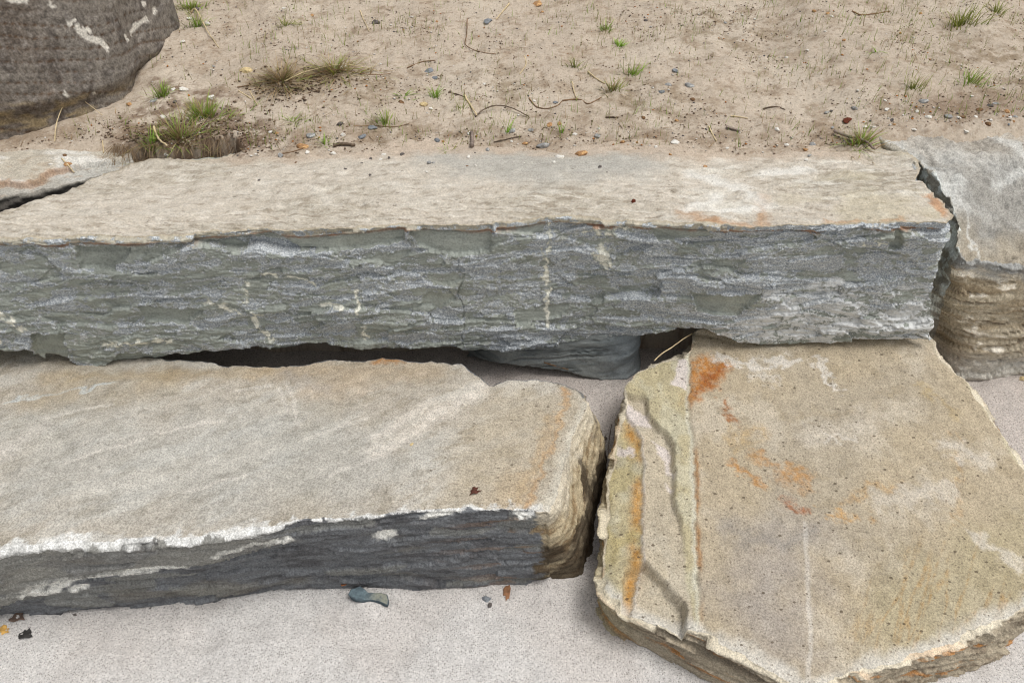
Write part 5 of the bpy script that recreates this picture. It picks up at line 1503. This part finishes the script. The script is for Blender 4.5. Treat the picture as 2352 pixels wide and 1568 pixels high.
# ---- leaves and chips on the pale sand and on the left block
def leaf(name, label, px, py, w, h, rgb, seed, lift=.2):
    p, nr, ob = hit(px, py); m = pxm(px, py, p)
    r = np.random.default_rng(seed)
    n, q = 14, 5
    a = np.linspace(0, 2 * np.pi, n, endpoint=False)
    rad = 1 + .22 * r.normal(size=n)
    V = [(0, 0, 0)]
    for k in range(1, q + 1):
        f_ = k / q
        for i in range(n):
            X_, Y_ = math.cos(a[i]) * rad[i] ** f_ * f_, math.sin(a[i]) * rad[i] ** f_ * f_
            V.append((X_ * w * m * .5, Y_ * h * m * .7, (.22 * abs(Y_) + .14 * math.sin(X_ * 4 + seed) + .10 * r.normal() * f_ * .6) * w * m * .5 + .0012))
    T_ = [(0, 1 + i, 1 + (i + 1) % n) for i in range(n)]
    Q_ = [(1 + (k - 1) * n + i, 1 + k * n + i, 1 + k * n + (i + 1) % n, 1 + (k - 1) * n + (i + 1) % n) for k in range(1, q) for i in range(n)]
    v = np.array(V, np.float32)
    v2 = v.copy(); v2[:, 2] -= .0006
    nv = len(v)
    v = np.concatenate([v, v2]) + np.array(p, np.float32)
    Q_ += [(d_ + nv, c_ + nv, b_ + nv, a_ + nv) for a_, b_, c_, d_ in Q_]; T_ += [(a_ + nv, c_ + nv, b_ + nv) for a_, b_, c_ in T_]
    l0 = 1 + (q - 1) * n
    Q_ += [(l0 + i, l0 + i + nv, l0 + (i + 1) % n + nv, l0 + (i + 1) % n) for i in range(n)]
    o = link(name, new_mesh(name, v, Q_, T_), plain_mat('dry_leaf', lin(*rgb), .3, 150), tuple(p))
    tag(o, label, 'leaf', 'dead leaves on sand and stone')
leaf('leaf', 'small dark red-brown dead leaf lying on the left block top', 1091, 1127, 23, 15, (92, 58, 48), 3)
leaf('leaf', 'grey-brown dead leaf on the pale sand, bottom left', 42, 1418, 32, 16, (104, 88, 78), 5)
leaf('leaf', 'crumpled black dead leaf on the sand below the grey-brown leaf', 62, 1455, 30, 18, (62, 60, 58), 8)
leaf('leaf', 'orange leaf scrap on the sand at the bottom left edge', 8, 1447, 26, 14, (206, 164, 92), 9)
leaf('leaf', 'rust-brown leaf scrap in front of the left block, right of centre', 1164, 1360, 16, 26, (142, 104, 76), 11)
leaf('leaf', 'tiny rusty leaf scrap at the foot of the left block beside the buried stone', 789, 1341, 12, 8, (156, 100, 64), 13)

# ---- blue-green stone half buried in front of the left block
cp = [(797, 1366), (806, 1350), (828, 1344), (846, 1358), (866, 1361), (890, 1363), (894, 1378), (891, 1390), (872, 1382), (850, 1376), (820, 1378)]
tp_ = [at_z(x, y, .026 if x < 850 else .020) for x, y in cp[::-1]]
bp_ = [(q[0] * 1.0 + .0, q[1] + .006, -.02) for q in tp_]
half = len(tp_) // 2
sides_ = [(tp_[:half + 1], bp_[:half + 1], .002), (tp_[half:] + tp_[:1], bp_[half:] + bp_[:1], .002)]
cx0 = at_z(812, 1362, .026); cx1 = at_z(872, 1370, .020)
def chip_col(S, Tp):
    P = Tp['p']; t = np.tile(lin(104, 120, 126), (len(P), 1))
    t = mixc(t, lin(150, 150, 134), sstep(cx0[0] + .02, cx1[0], P[:, 0]) * .8); t = mixc(t, lin(78, 90, 96), sstep(0, .4, fbm2(P[:, 0] * 60, P[:, 1] * 60, 3, 901)) * .6)
    return dict(Col=(np.tile(lin(84, 96, 102), (len(S['p']), 1)), t))
o = stone('stone_chip', M_wedge, sides_, [cx0, cx1], 16, 8, lambda u, v, P, s: (.002 * fbm3(P, 60, 3, 3), None), lambda P, d: .003 * fbm2(P[:, 0] * 40, P[:, 1] * 40, 3, 905), chip_col, edge_rough=.0015, bevel=.003, seed=31, smooth_k=1, loc=at_z(845, 1368, 0))
tag(o, 'blue-green angular stone half buried in pale sand before the left block', 'stone')
